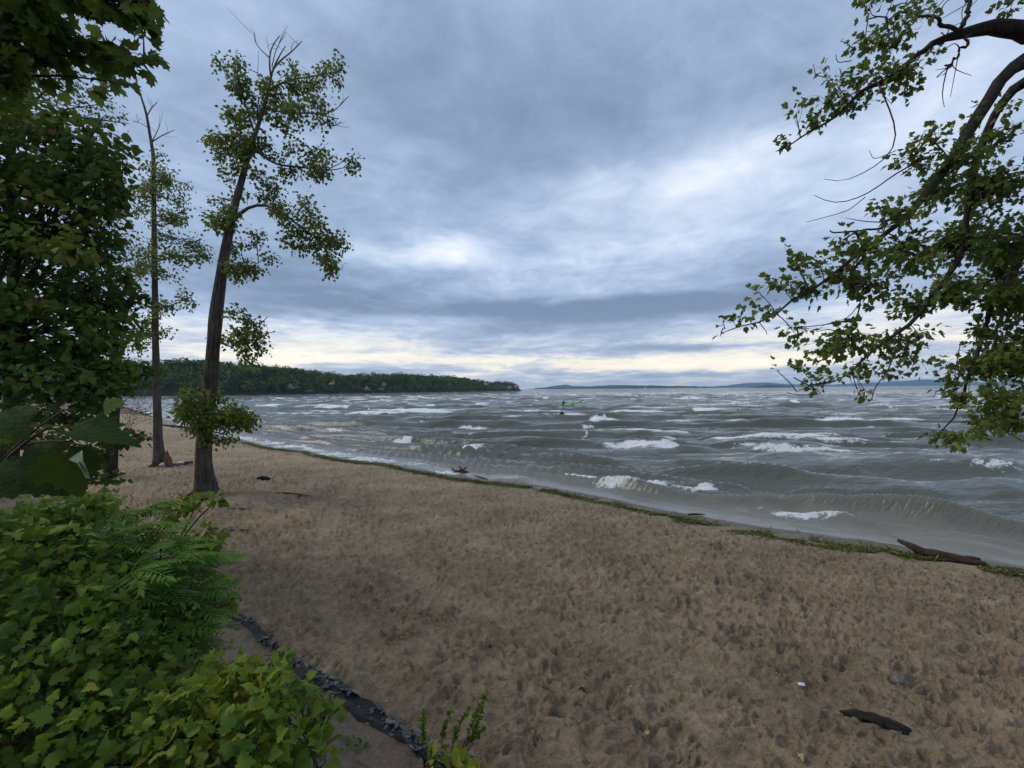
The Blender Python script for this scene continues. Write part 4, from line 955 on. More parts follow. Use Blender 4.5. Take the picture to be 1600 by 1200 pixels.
# staghorn sumac: arching fronds of narrow leaflets
def frond_mesh(n=11, seed=0):
    r = np.random.default_rng(seed); v = []; f = []; t = []
    def quadleaf(b, d, nrm, ln, w):
        s_ = np.cross(d, nrm); k = len(v)
        v.extend([b, b + d * ln * .4 + s_ * w, b + d * ln + nrm * -.12 * ln, b + d * ln * .4 - s_ * w, b + d * ln * .45 - nrm * .03 * ln])
        f.extend([[k, k + 1, k + 4], [k + 1, k + 2, k + 4], [k + 2, k + 3, k + 4], [k + 3, k, k + 4]])
        t.extend([.45 + r.normal() * .14] * 5)
    ts = np.linspace(.16, 1, n)
    for a in ts:
        b = np.array([0, a, .12 * math.sin(a * 2.2) - .30 * a * a]); ln = .30 * math.sin(math.pi * (.18 + .72 * a)) + .05
        for sd in (-1, 1):
            d = unit(np.array([sd * .88, .42, -.28 + r.normal() * .1])); quadleaf(b, d, unit(np.array([-sd * .25, 0, 1.0])), ln * r.uniform(.85, 1.1), .042)
    quadleaf(np.array([0, 1, .12 * math.sin(2.2) - .3]), unit(np.array([0, .8, -.5])), unit(np.array([0, .5, .8])), .26, .042)
    yy = np.linspace(0, 1, 8); k = len(v)
    for i, a in enumerate(yy):
        c = np.array([0, a, .12 * math.sin(a * 2.2) - .30 * a * a]); v.extend([c + np.array([.010, 0, -.004]), c + np.array([-.010, 0, -.004]), c + np.array([0, 0, .010])]); t.extend([.95] * 3)
        if i: 
            for j in range(3): f.extend([[k + 3 * i - 3 + j, k + 3 * i - 3 + (j + 1) % 3, k + 3 * i + (j + 1) % 3], [k + 3 * i - 3 + j, k + 3 * i + (j + 1) % 3, k + 3 * i + j]])
    return make_mesh('frond', np.array(v), np.array(f), m_sumac, False, {'tint': np.clip(t, 0, 1)})
FR = [frond_mesh(11 + i % 3, i) for i in range(4)]
def sumac(name, label, hubs, nf, ln, seed=0):
    o = empty(name); tag(o, label, 'shrub')
    for (px, py, y) in hubs:
        c = P(px, py, y); g = np.array([c[0] + rng.normal() * .08, c[1] + .1, ground_of(c) - .03])
        T = Tubes(); T.tube(smooth_path([g, (g + c) / 2 + rng.normal(size=3) * .04, c], 9), np.linspace(.012, .006, 9), 6); add('stem', T.mesh('stem', m_stem), o)
        a0 = rng.uniform(0, 6.28)
        for k in range(nf):
            a = a0 + k * 2.4 + rng.normal() * .25; up = rng.uniform(.05, .55)
            d = unit(np.array([math.cos(a) * 1.0 + .25, math.sin(a) - .25, up])); n = unit(np.array([0, 0, 1.0]) + rng.normal(size=3) * .2)
            Rm = frames(d[None], n[None])[0]; s_ = ln * rng.uniform(.75, 1.2)
            b = c - np.array([0, 0, .05 * rng.random() * k / nf])
            add('frond', FR[int(rng.integers(4))], o, Matrix.Translation(b) @ Matrix(Rm.tolist()).to_4x4() @ Matrix.Scale(s_, 4))
sumac('sumac_shrub', 'bright green sumac with feathery fronds above the dark vine thicket', [(120, 850, 3.3), (190, 835, 3.5), (250, 850, 3.6), (160, 900, 3.1), (230, 915, 3.2), (290, 925, 3.4), (205, 960, 3.0), (270, 965, 3.2), (95, 800, 3.6), (215, 800, 3.9), (140, 930, 3.0), (300, 890, 3.6), (250, 880, 3.3), (180, 870, 3.4), (290, 960, 3.3), (270, 1000, 3.15), (230, 1000, 3.0), (110, 880, 2.95), (150, 850, 3.1), (200, 900, 2.9), (60, 830, 3.0), (170, 950, 2.75)], 11, .34)

# broad vine leaves close to the lens
bl = empty('broad_leaf_vine'); tag(bl, 'large dark green leaves close to the viewer at the left edge', 'vine')
m_broad = leaf_mat('broad_leaf', [(0, (.010, .026, .006)), (.5, (.030, .072, .012)), (.85, (.055, .105, .016)), (1, (.32, .42, .26))], .25, .6)
for nd in m_broad.node_tree.nodes:
    if nd.type == 'BSDF_PRINCIPLED': nd.inputs['Specular IOR Level'].default_value = .04
bnt = m_broad.node_tree; bb = next(nd for nd in bnt.nodes if nd.type == 'BSDF_PRINCIPLED'); bump(bnt, noise(bnt, objc(bnt), 45, 5, .65, 1.2), bb, 1.0, .012)
def fine_leaf(seed, fold):
    """a large toothed leaf with ribs: rings of points between midrib and margin"""
    a = np.array(GRA); n = len(a); r = np.random.default_rng(seed)
    P2 = np.array([np.interp(np.linspace(0, n, 84, endpoint=False), np.arange(n + 1), np.append(a[:, k], a[0, k])) for k in range(2)]).T
    vs = [[0, .3, -.0225]]; 
    for q in (.35, .7, 1.0):
        for i_, (x, y) in enumerate(P2):
            sm = q
            tooth = 1 + (.05 if q == 1.0 and i_ % 2 else 0)
            X_, Y_ = x * sm * tooth, .3 + (y - .3) * sm * tooth; th = math.atan2(X_, Y_ - .1)
            vs.append([X_, Y_, fold * X_ * X_ * 1.6 - .25 * Y_ * Y_ + .12 * X_ * X_ * math.sin(7 * Y_ + seed)])
    f = [[0, 1 + i, 1 + (i + 1) % 84] for i in range(84)]
    f4 = [[1 + k * 84 + (i + 1) % 84, 1 + k * 84 + i, 1 + (k + 1) * 84 + i, 1 + (k + 1) * 84 + (i + 1) % 84] for k in range(2) for i in range(84)]
    return np.array(vs), f, f4
def big_leaf(px, py, y, tip, nrm, size, tint, seed, fold=.35):
    v, f, f4 = fine_leaf(seed, fold); c = P(px, py, y); d = P(tip[0], tip[1], y + tip[2]) - c
    Rm = frames(d[None], np.array([nrm], float))[0]
    v = (v * size) @ Rm.T + c
    return add('leaf', make_mesh('leaf', v, [np.array(f), np.array(f4)], m_broad, True, {'tint': np.full(len(v), tint)}), bl)
big_leaf(108, 672, .98, (236, 678, .05), (.1, -.22, .97), .130, .30, 1, .22)
big_leaf(60, 668, 1.05, (150, 640, .2), (.2, -.30, .93), .09, .26, 2, .2)
big_leaf(-10, 650, .95, (80, 690, -.05), (.2, -.45, .85), .10, .22, 3, .3)
big_leaf(100, 705, .92, (118, 770, 0), (.45, -.8, .2), .10, .12, 4, .3)
big_leaf(30, 710, .98, (90, 748, -.05), (.0, -.55, .8), .12, .25, 5, .2)
big_leaf(150, 715, 1.1, (60, 735, -.05), (.1, -.35, .9), .11, .18, 6, .2)
big_leaf(20, 740, 1.0, (100, 758, .0), (.1, -.5, .8), .12, .20, 9, .2)
pu = [(107, 718), (118, 710), (129, 703), (130, 720), (137, 735), (141, 748), (134, 747), (128, 736), (120, 724)]
vv = np.array([P(a, b, .90 + .012 * math.sin(k * 1.3)) for k, (a, b) in enumerate([(124, 721)] + pu)]); nv_ = len(pu)
o = add('leaf', make_mesh('leaf', vv, np.array([[0, 1 + k, 1 + (k + 1) % nv_] for k in range(nv_)]), m_broad, True, {'tint': np.full(len(vv), .99)}), bl); o['label'] = 'leaf turned over to show its pale underside'
big_leaf(172, 622, 1.0, (171, 652, 0), (.95, -.2, .1), .040, .9, 8, .8)
T = Tubes(); T.tube(smooth_path([P(-160, 900, 1.1), P(-40, 780, 1.0), P(20, 700, .98), P(75, 668, .96)], 12), np.linspace(.006, .003, 12), 6)
for a, b in [((0, 720), (100, 640)), ((0, 720), (-20, 640)), ((20, 700), (110, 690)), ((-30, 760), (30, 700)), ((40, 690), (150, 700))]:
    T.tube(smooth_path([P(*a, 1.0), (P(*a, 1.0) + P(*b, .97)) / 2 + np.array([0, 0, .01]), P(*b, .95)], 6), .0022, 5)
add('stem', T.mesh('stem', m_stem), bl)

# dark shrub whose boughs reach over the sand left of the slim trunk
def shrub(name, label, ells, leaf, tint, ml, dens, temps, base):
    o = empty(name); tag(o, label, 'shrub'); L = Leaves(); T = Tubes()
    clump_leaves(L, [ell(*e) for e in ells], dens, leaf, tint, T, np.array(base), .7, tw=.016); add('stem', T.mesh('stem', m_bark2), o)
    T = Tubes(); b = np.array(base); T.tube(smooth_path([b - np.array([.2, 0, b[2] + .1]), b * np.array([1, 1, .5]), b], 8), np.linspace(.04, .02, 8), 7); add('stem', T.mesh('stem', m_bark2), o)
    c = add('foliage', leaf_mesh('foliage', *L.arrays(), temps, ml), o); c['kind'] = 'stuff'
shrub('dark_shrub', 'dark leafy shrub with boughs reaching over the sand left of the slim trunk', [(190, 688, 40, 13, 8.4), (150, 712, 36, 13, 8), (216, 680, 14, 8, 8.4), (130, 730, 34, 20, 7.6), (165, 748, 32, 8, 7.4), (70, 720, 60, 30, 7.2), (140, 670, 40, 12, 8.2), (60, 680, 70, 26, 7.4)], .10, .35, m_dark, .95, T_POP, (-7.6, 7.6, 1.3))
shrub('dry_brush', 'thin grey brown brush at the waterside behind the slim trunk', [(215, 612, 20, 10, 30), (225, 640, 18, 14, 29), (200, 650, 20, 16, 28), (232, 655, 10, 8, 30)], .11, .55, leaf_mat('dry_leaf', [(0, (.06, .05, .035)), (.6, (.13, .115, .085)), (1, (.20, .18, .15))], .2), .35, T_SML, (-25.5, 28.5, .4))

# low ground cover and moss behind the edging
L = Leaves(); n = 26000
ss_ = rng.uniform(-8, 2.2, n); ee_ = rng.uniform(.12, 2.6, n)
gx_ = EB[0] + ss_ * ET[0] + ee_ * EN[0]; gy_ = EB[1] + ss_ * ET[1] + ee_ * EN[1]
den = fbm(gx_ * 1.8, gy_ * 1.8, 71, 3) + .12 * np.clip(ee_ - .4, 0, 1.2) - .35 * (ss_ > -.3)
k = (den > -.03); gx_, gy_ = gx_[k], gy_[k]; n = len(gx_)
up = np.tile([0, 0, 1.0], (n, 1))
L.put(np.stack([gx_, gy_, bank_z(gx_, gy_) + rng.uniform(0, .05, n)], 1), unit(rng.normal(size=(n, 3)) * [1, 1, .5] + [0, 0, .5]), unit(up + rng.normal(size=(n, 3)) * .6), rng.uniform(.025, .06, n), np.clip(rng.normal(.5, .16, n), 0, .9))
o = add('ground_cover', leaf_mesh('ground_cover', *L.arrays(), T_SML, m_dark)); tag(o, 'low dark green ground cover creeping over the bank behind the edging', 'ground cover', kind='stuff')

# small weeds at the sand's edge, bottom centre
vine_thing('vine_shoot', 'yellow green vine shoot rising at the bottom edge beyond the edging', 'vine', [(690, 1190, 34, 20, 3.1), (725, 1185, 24, 14, 3.2), (665, 1180, 12, 12, 3.15), (742, 1200, 22, 14, 3.1), (700, 1215, 60, 20, 3.0)], .55, .085, .70, 60)
def weed(name, label, pts, y):
    o = empty(name); tag(o, label, 'weed'); 
    for (a, b) in pts:
        p0 = P(*a, y); p1 = P(*b, y + rng.normal() * .05); q = smooth_path([p0, (p0 + p1) / 2 + rng.normal(size=3) * .02, p1], 10)
        T = Tubes(); T.tube(q, np.linspace(.004, .0015, 10), 4); st = add('stem', T.mesh('stem', m_stem), o)
        L = Leaves(); m_ = 70; t = rng.uniform(.25, 1, m_); pp = np.stack([np.interp(t, np.linspace(0, 1, 10), q[:, j]) for j in range(3)], 1)
        L.put(pp, unit(rng.normal(size=(m_, 3)) + [0, 0, .9]), rand_unit(m_), rng.uniform(.02, .045, m_), np.clip(rng.normal(.35, .12, m_), 0, .8))
        c = add('foliage', leaf_mesh('foliage', *L.arrays(), T_SML, m_vine), st); c['kind'] = 'stuff'
weed('feathery_weed', 'feathery green weed stalks leaning up from the sand at the bottom edge', [((722, 1170), (760, 1085)), ((705, 1175), (735, 1105)), ((728, 1165), (752, 1110)), ((690, 1170), (705, 1110)), ((725, 1160), (758, 1140))], 3.35)
weed('feathery_weed', 'single slender weed stalk standing left of the vine shoot', [((660, 1175), (662, 1115))], 3.35)

# ------------------------------------------------------------------ stone edging along the foot of the bank
ed = empty('stone_edging', (*EB, 0)); tag(ed, 'strip of grey flat stones laid on black netting along the foot of the bank', 'edging')
iv = ed.matrix_world.inverted() if False else Matrix.Translation((-EB[0], -EB[1], 0))
m_fab = simple('black_netting', (.010, .010, .011), (.030, .030, .032), 40, .7, .01)
m_slate = [simple('slate_stone', (.050, .050, .051), (.125, .125, .127), 9, .7, .008), simple('pale_slate', (.10, .10, .102), (.22, .22, .222), 9, .7, .008), simple('dark_slate', (.03, .031, .034), (.09, .092, .10), 9, .6, .008)]
s_ = np.linspace(-7.5, 4.5, 260); e_ = np.linspace(-.05, .20, 9); S2, E2 = np.meshgrid(s_, e_)
wid = .6 + .6 * fbm(S2 * 1.3, S2 * 0, 17, 2); E3 = np.where(E2 > 0, E2 * np.clip(wid, .35, 1.2), E2)
fx = EB[0] + S2 * ET[0] + (E3 + .03 * np.sin(S2 * 2.1) + .02 * np.sin(S2 * 4.7 + 1)) * EN[0]; fy = EB[1] + S2 * ET[1] + (E3 + .03 * np.sin(S2 * 2.1) + .02 * np.sin(S2 * 4.7 + 1)) * EN[1]
fz = bank_z(fx, fy) + .030 + .045 * fbm(fx * 14, fy * 14, 6, 3); fz[0] = -.05; fz[1] += .02; fz[-1] -= .07
add('netting', make_mesh('netting', np.stack([fx - EB[0], fy - EB[1], fz], -1).reshape(-1, 3), grid_faces(9, 260), m_fab), ed)
def stone_mesh(seed, mt):
    r = np.random.default_rng(seed); n = 8; a = np.linspace(0, 2 * np.pi, n, endpoint=False) + r.normal(size=n) * .12
    rr = r.uniform(.7, 1.1, n); top = np.stack([np.cos(a) * rr * .8, np.sin(a) * rr * .5, np.full(n, .20) + r.normal(size=n) * .05], 1); mid = np.stack([np.cos(a) * rr, np.sin(a) * rr * .64, np.zeros(n)], 1); bot = mid * .8 - [0, 0, .22]
    v = np.concatenate([top, mid, bot, [[0, 0, .27]]]); i = np.arange(n); j = (i + 1) % n
    return make_mesh('stone', v, [np.concatenate([np.stack([n + i, n + j, j, i], 1), np.stack([2 * n + i, 2 * n + j, n + j, n + i], 1)]), np.stack([i, j, np.full(n, 3 * n)], 1)], mt, False)
ST = [stone_mesh(i, m_slate[[0, 1, 0, 1, 2, 0][i % 6]]) for i in range(12)]
for i in range(330):
    sv_ = rng.uniform(-4.5, .5); ev = abs(rng.normal()) * .10 - .04
    if fbm(np.array([sv_ * 2.0]), np.array([0.]), 19, 2)[0] < -.35: continue
    off = .03 * math.sin(sv_ * 2.1) + .02 * math.sin(sv_ * 4.7 + 1)
    x_ = EB[0] + sv_ * ET[0] + (ev + off) * EN[0]; y_ = EB[1] + sv_ * ET[1] + (ev + off) * EN[1]; z_ = float(bank_z(np.array([x_]), np.array([y_]))[0]) + .050
    add('stone', ST[int(rng.integers(12))], ed, Matrix.Translation((x_ - EB[0], y_ - EB[1], z_)) @ Matrix.Rotation(math.atan2(ET[1], ET[0]) + rng.normal() * .6, 4, 'Z') @ Matrix.Rotation(rng.normal() * .3, 4, 'X') @ Matrix.Rotation(rng.normal() * .22, 4, 'Y') @ Matrix.Diagonal((*(np.array([1.5, .9, .5]) * (.014 + .036 * rng.random() ** 1.8)), 1)))

# ------------------------------------------------------------------ driftwood, stones and litter on the sand
m_wet = bark('wet_driftwood', (.018, .013, .010), (.085, .058, .042), 20, .012)
m_char = bark('dark_driftwood', (.008, .007, .008), (.040, .033, .032), 24, .008)
def sandh(x, y): return float(sand_z(np.array([x]), np.array([y]))[0])
def on_sand(px, py, z=0.0):
    g = G(px, py, z)
    for _ in range(4): g = G(px, py, sandh(g[0], g[1]))
    return g
def log_thing(name, label, cat, path, rad, m, n=26, seg=14, rough=.12, extra=(), group=None):
    o = empty(name, tuple(path[0])); tag(o, label, cat, group); b = np.array(path[0])
    T = Tubes(); q = smooth_path(np.array(path) - b, n); T.tube(q, np.interp(np.linspace(0, 1, n), np.linspace(0, 1, len(rad)), rad), seg, rough, 3); add('log', T.mesh('log', m), o)
    for (pp, rr) in extra:
        T = Tubes(); q = smooth_path(np.array(pp) - b, 10); T.tube(q, np.interp(np.linspace(0, 1, 10), np.linspace(0, 1, len(rr)), rr), 8, .15, 5); add('stub', T.mesh('stub', m), o)
    return o
a = on_sand(1436, 870); b = on_sand(1542, 884)
tip = P(1402, 844, a[1] + .25)
log_thing('driftwood_log', 'brown driftwood log with one end raised lying at the water line right', 'log', [tip, tip * .4 + a * .6 + [0, 0, .10], a + [.05, 0, .09], (a + b) / 2 + [0, 0, .075], b + [-.12, 0, .05], b + [0, 0, .02]], [.035, .075, .095, .085, .075, .03], m_wet,
          extra=[([a + [.0, 0, .10], a + [.0, -.05, .03], a + [.02, -.08, -.03]], [.05, .04, .02]), ([(a + b) / 2 + [.1, -.05, .10], b * .7 + a * .3 + [0, -.03, .11], b + [-.10, .02, .12]], [.02, .05, .015]), ([a + [.1, -.06, .06], a * .7 + b * .3 + [0, -.10, .03], (a + b) / 2 + [0, -.09, .03]], [.02, .035, .02])])
a = on_sand(1312, 1112); b = on_sand(1432, 1143)
log_thing('driftwood_log', 'short black piece of driftwood half buried in the near sand', 'log', [a + [0, 0, .0], a * .75 + b * .25 + [0, 0, .018], (a + b) / 2 + [0, 0, .016], a * .22 + b * .78 + [0, 0, .012], b + [0, 0, -.01]], [.012, .040, .044, .030, .006], m_char, rough=.22, extra=[([a * .4 + b * .6 + [0, -.02, .0], a * .3 + b * .7 + [0, -.05, .0], a * .2 + b * .8 + [.02, -.06, -.01]], [.03, .02, .008])])
m_pebble = simple('beach_stone', (.060, .062, .055), (.20, .20, .175), 30, .8, .006)
def rock(name, label, cat, c, r, m, sq=.8, seed=0, parent=None, group=None):
    nu, nv = 14, 9; u, w = np.meshgrid(np.linspace(0, 2 * np.pi, nu, endpoint=False), np.linspace(.02, np.pi - .02, nv))
    d = np.stack([np.sin(w) * np.cos(u), np.sin(w) * np.sin(u), np.cos(w)], -1)
    rr = r * (1 + .22 * fbm(d[..., 0] * 1.6 + seed, d[..., 1] * 1.6 + d[..., 2] * 1.3, seed, 3)); v = d * rr[..., None] * [1, .9, sq]
    i = (np.arange(nv - 1)[:, None] * nu + np.arange(nu)).ravel(); j = (np.arange(nv - 1)[:, None] * nu + (np.arange(nu) + 1) % nu).ravel()
    o = add(name, make_mesh(name, v.reshape(-1, 3), [np.stack([i, i + nu, j + nu, j], 1), np.array([list(range(nu))[::1]])] if False else np.stack([i, i + nu, j + nu, j], 1), m), parent); o.location = c
    if label: tag(o, label, cat, group)
    return o
c = on_sand(1402, 1068); rock('beach_stone', 'rounded grey green stone sitting on the near sand at right', 'stone', tuple(c + [0, 0, .030]), .060, m_pebble, .85, 4)
a = on_sand(712, 740); b = on_sand(732, 741)
log_thing('root_stump', 'small knotted piece of driftwood with upright roots at the water edge', 'driftwood', [a + [-.05, 0, .08], (a + b) / 2 + [0, 0, .10], b + [.05, 0, .06]], [.05, .09, .04], m_wet, 12, 8,
          extra=[([(a + b) / 2 + [0, 0, .1], (a + b) / 2 + [-.05, 0, .25], (a + b) / 2 + [-.12, 0, .34]], [.05, .035, .012]), ([(a + b) / 2 + [.02, 0, .1], (a + b) / 2 + [.10, 0, .24], (a + b) / 2 + [.20, .02, .28]], [.05, .03, .012]), ([a + [0, 0, .1], a + [-.14, 0, .18], a + [-.16, 0, .26]], [.04, .03, .01])])
def stick(label, p0, p1, w, m=m_wet, lift=.02, bend=.03, group='sticks washed up on the beach'):
    a = on_sand(*p0); b = on_sand(*p1); r = w
    log_thing('stick', label, 'stick', [a + [0, 0, lift * .3], a * .6 + b * .4 + [0, bend, lift], a * .3 + b * .7 + [0, -bend * .4, lift], b + [0, 0, lift * .4]], [r * .4, r, r * .9, r * .3], m, 12, 7, .15, group=group)
stick('thin curved stick ending in a dark lump beside the root driftwood', (735, 743), (762, 749), .035)
stick('dark stick half in the swash left of the root driftwood', (678, 730), (694, 731), .03)
stick('short thick dark chunk of wood on the open sand right of the leaning trunk', (401, 748), (423, 749), .075, m_char, .04)
stick('long thin stick lying on the sand right of the leaning trunk', (430, 770), (484, 775), .022)
stick('pale brown stick on the sand just below the leaning trunk', (356, 795), (406, 799), .022)
stick('dark twig on the sand right of the bright vine sprig', (356, 830), (388, 829), .018, m_char)
stick('small dark driftwood lying in the seaweed line', (1074, 804), (1108, 806), .035)
stick('dark stick lying in the seaweed right of the raised log', (1556, 888), (1606, 893), .03)
stick('tiny brown stick beside the white scrap on the near sand', (1258, 1066), (1272, 1078), .006, lift=.01, bend=.0)
stick('small black twig on the near sand above the black driftwood, left', (905, 1078), (917, 1084), .012, m_char, .02)
stick('small black twig on the near sand above the weeds', (706, 1076), (718, 1078), .010, m_char, .01)
stick('curled dark twig on the sand right of the chevron tyre track', (762, 1012), (770, 1015), .008, m_char, .02)
m_scrap = simple('white_scrap', (.55, .56, .58), (.75, .76, .78), 20, .5)
c = on_sand(1252, 1071); v = np.array([[-.035, -.01, .012], [.03, -.014, .006], [.04, .012, .016], [-.03, .014, .022], [0, 0, .03]]); o = add('paper_scrap', make_mesh('paper_scrap', np.concatenate([v, v - [0, 0, .003]]), np.concatenate([np.array([[0, 1, 4], [1, 2, 4], [2, 3, 4], [3, 0, 4]]), np.array([[6, 5, 9], [7, 6, 9], [8, 7, 9], [5, 8, 9]])]), m_scrap, False)); o.location = c; tag(o, 'small white scrap lying on the near sand at right', 'litter')
m_dry = leaf_mat('dry_beach_leaf', [(0, (.16, .09, .05)), (.5, (.30, .17, .09)), (1, (.42, .33, .14))], .1)
template_meshes('dry', T_LOB, m_dry, 3)
spots = [(655, 1062), (947, 1131), (806, 995), (540, 1075), (1387, 1115), (1520, 1170), (1010, 1150), (1090, 985), (885, 1020), (760, 900), (980, 1085), (1180, 1090), (870, 935), (640, 930), (1330, 975), (1460, 990), (700, 1050), (1250, 1180), (600, 960), (930, 890)]
for i, (a, b) in enumerate(spots):
    me = TM['dry'][0][int(rng.integers(len(TM['dry'][0])))]; g = on_sand(a, b)
    o = add('fallen_leaf', me, None, Matrix.Translation(g + np.array([0, 0, .015])) @ Matrix.Rotation(rng.uniform(0, 6.28), 4, 'Z') @ Matrix.Rotation(rng.normal() * .4, 4, 'X') @ Matrix.Scale(rng.uniform(.03, .06), 4)); tag(o, 'small dry brown leaf lying on the trodden sand', 'leaf', 'dry leaves scattered on the sand')
# shells, pebbles and chips: too many and too small to count
n = 3500; x_ = rng.uniform(-9, 12, n); y_ = rng.uniform(3.2, 18, n); k = (shore_d(x_, y_) > 1.2) & (bank_e(x_, y_) < -.05); x_, y_ = x_[k], y_[k]; n = len(x_)
tv = np.array([[1, 0, 0], [-.5, .8, 0], [-.5, -.8, 0], [0, 0, .8]]); tf = np.array([[0, 1, 3], [1, 2, 3], [2, 0, 3]])
L = Leaves(); L.put(np.stack([x_, y_, sand_z(x_, y_) + .003], 1), unit(rng.normal(size=(n, 3)) * [1, 1, .2]), np.tile([0, 0, 1.0], (n, 1)), rng.uniform(.004, .010, n) * (1 + 1.6 * (rng.random(n) < .08)), rng.random(n) ** 1.5)
m_chip, nt, bs = mat('shell_chips'); link(nt, ramp(nt, attr(nt, 'tint'), [(0, (.05, .045, .04)), (.5, (.16, .12, .09)), (.8, (.35, .30, .24)), (1, (.62, .60, .55))]), bs.inputs['Base Color'])
o = add('shell_chips', leaf_mesh('shell_chips', *L.arrays(), [(tv, tf)], m_chip)); tag(o, 'tiny chips of shell and pebble scattered over the sand', 'chips', kind='stuff')

# line of green weed washed up along the shore
n = 70000; x_ = -19 + 32 * rng.random(n) ** .75; ysh = np.interp(x_, SHX, SHY)
dd = .95 + .30 * fbm(x_ * .5, x_ * 0, 44, 3) + rng.normal(size=n) * .15 + .35 * (rng.random(n) < .2) * rng.normal(size=n); y_ = ysh + .22 * np.sin(x_ * .9) + .35 * fbm(x_ * .35, x_ * 0 + 3.3, 5, 3) - dd / .79
k = fbm(x_ * 1.1, y_ * 2.2, 48, 3) + .35 * vn(x_ * .35, x_ * 0, 49) > -.05; x_, y_ = x_[k], y_[k]; n = len(x_)
hz = np.clip(fbm(x_ * 2.2, y_ * 3.0, 50, 3) + .2, 0, 1) * .10
L = Leaves(); L.put(np.stack([x_, y_, sand_z(x_, y_) + .008 + hz * rng.random(n)], 1), unit(rng.normal(size=(n, 3)) * [1.4, 1, .22]), unit(rng.normal(size=(n, 3)) * .45 + [0, 0, 1]), rng.uniform(.025, .085, n), np.clip(rng.normal(.5, .25, n), 0, 1))
m_weed = leaf_mat('shore_weed', [(0, (.016, .018, .005)), (.5, (.075, .082, .010)), (1, (.17, .17, .024))], .1, .45)
o = add('washed_up_weed', leaf_mesh('washed_up_weed', *L.arrays(), [(np.array([[-.12, 0, 0], [.12, 0, 0], [.10, 1, .05], [-.14, .9, .02]]), np.array([[0, 1, 2], [0, 2, 3]]))], m_weed)); tag(o, 'ragged line of green water weed washed up along the beach', 'water weed', kind='stuff')

# remains of a fire beside the slim trunk
m_ash = simple('ash_stone', (.30, .30, .31), (.60, .60, .62), 12, .9, .01); m_ruddy = bark('ruddy_wood', (.07, .035, .02), (.22, .12, .075), 12, .02)
a = on_sand(263, 728); log_thing('split_stump', 'ruddy splintered stump leaning against the foot of the slim trunk', 'stump', [a + [0, 0, -.05], a + [.02, -.05, .3], a + [-.03, -.03, .62]], [.16, .11, .02], m_ruddy, 12, 7, .25)
FS = ['pale ash whitened stone touching the foot of the slim trunk', 'pale stone just right of the ruddy splintered stump', 'small dark stone left of the large white fire stones', 'larger of the two white stones between the trunks', 'white stone nearest the thick leaning trunk', 'dark stone tucked against the larger white fire stone']
for i, (px, py, r) in enumerate([(256, 728, .16), (266, 727, .14), (273, 727, .10), (283, 726, .17), (289, 725, .14), (279, 727, .11)]):
    c = on_sand(px, py); rock('fire_stone', FS[i], 'stone', tuple(c + [0, 0, r * .3]), r, m_ash if i in (0, 1, 3, 4) else m_pebble, .6, i + 3, group='stones around the old fire')
a = on_sand(288, 726); b = on_sand(302, 726); log_thing('charred_stick', 'charred stick lying at the end of the pale fire stones', 'stick', [a + [0, 0, .08], b + [0, 0, .1]], [.07, .05], m_ruddy, 8, 7)
a = on_sand(262, 672, 0); b = on_sand(352, 680, 0); log_thing('fallen_branch', 'long dark fallen branch lying by the shore behind both trunks', 'branch', [a + [-1, 0, .5], a * .6 + b * .4 + [0, 0, .35], b + [0, 0, .1]], [.05, .12, .05], m_bark2, 14, 8, .1,
          extra=[([a * .6 + b * .4 + [0, 0, .3], (a + b) / 2 + [0, 0, .6], (a + b) / 2 + [.6, 0, .7]], [.06, .04, .02]), ([a * .3 + b * .7 + [0, 0, .2], a * .2 + b * .8 + [0, 0, .5], b + [.1, 0, .5]], [.05, .03, .02])])
# ------------------------------------------------------------------ on the water
def water_at(px, py):
    hor = 608 - (px - 800) * 0.00785; y = F * (CAM.z - WL) / (py - hor); return np.array([(px - 800) / F * y, y, WL])
m_suit = simple('wetsuit', (.010, .012, .018), (.030, .034, .045), 8, .6); m_skin = simple('skin', (.30, .17, .11), (.40, .24, .16), 8, .6)
def person(name, label, loc, joints, edges, rad, head_i, rotz=0):
    """one continuous skinned body; the head is coloured as skin"""
    root = empty(name, tuple(loc)); root.rotation_euler = (0, 0, rotz); tag(root, label, 'person')
    me = bpy.data.meshes.new('body'); me.from_pydata([tuple(j) for j in joints], edges, []); me.materials.append(m_suit)
    o = bpy.data.objects.new('body', me); COL.objects.link(o)
    md = o.modifiers.new('skin', 'SKIN'); md.use_smooth_shade = True
    for i, r in enumerate(rad): me.skin_vertices[0].data[i].radius = (r, r)
    me.skin_vertices[0].data[0].use_root = True
    o.modifiers.new('sub', 'SUBSURF').levels = 1; o.modifiers[-1].render_levels = 1
    dg = bpy.context.evaluated_depsgraph_get(); m2 = bpy.data.meshes.new_from_object(o.evaluated_get(dg)); bpy.data.objects.remove(o)
    m2.name = 'body'; m2.materials.clear(); m2.materials.append(m_suit); m2.materials.append(m_skin)
    hc = Vector(joints[head_i]); hands = [Vector(joints[i]) for i in (8, 11)]
    for p in m2.polygons:
        if (p.center - hc).length < .19 or min((p.center - h).length for h in hands) < .09: p.material_index = 1
    return root, add('body', m2, root)
EDG = [(0, 1), (1, 2), (2, 3), (3, 4), (4, 5), (2, 6), (6, 7), (7, 8), (2, 9), (9, 10), (10, 11), (0, 12), (12, 13), (13, 14), (0, 15), (15, 16), (16, 17), (14, 18), (17, 19)]
RAD = [.15, .14, .16, .07, .09, .085, .08, .055, .042, .08, .055, .042, .10, .07, .05, .10, .07, .05, .035, .035]
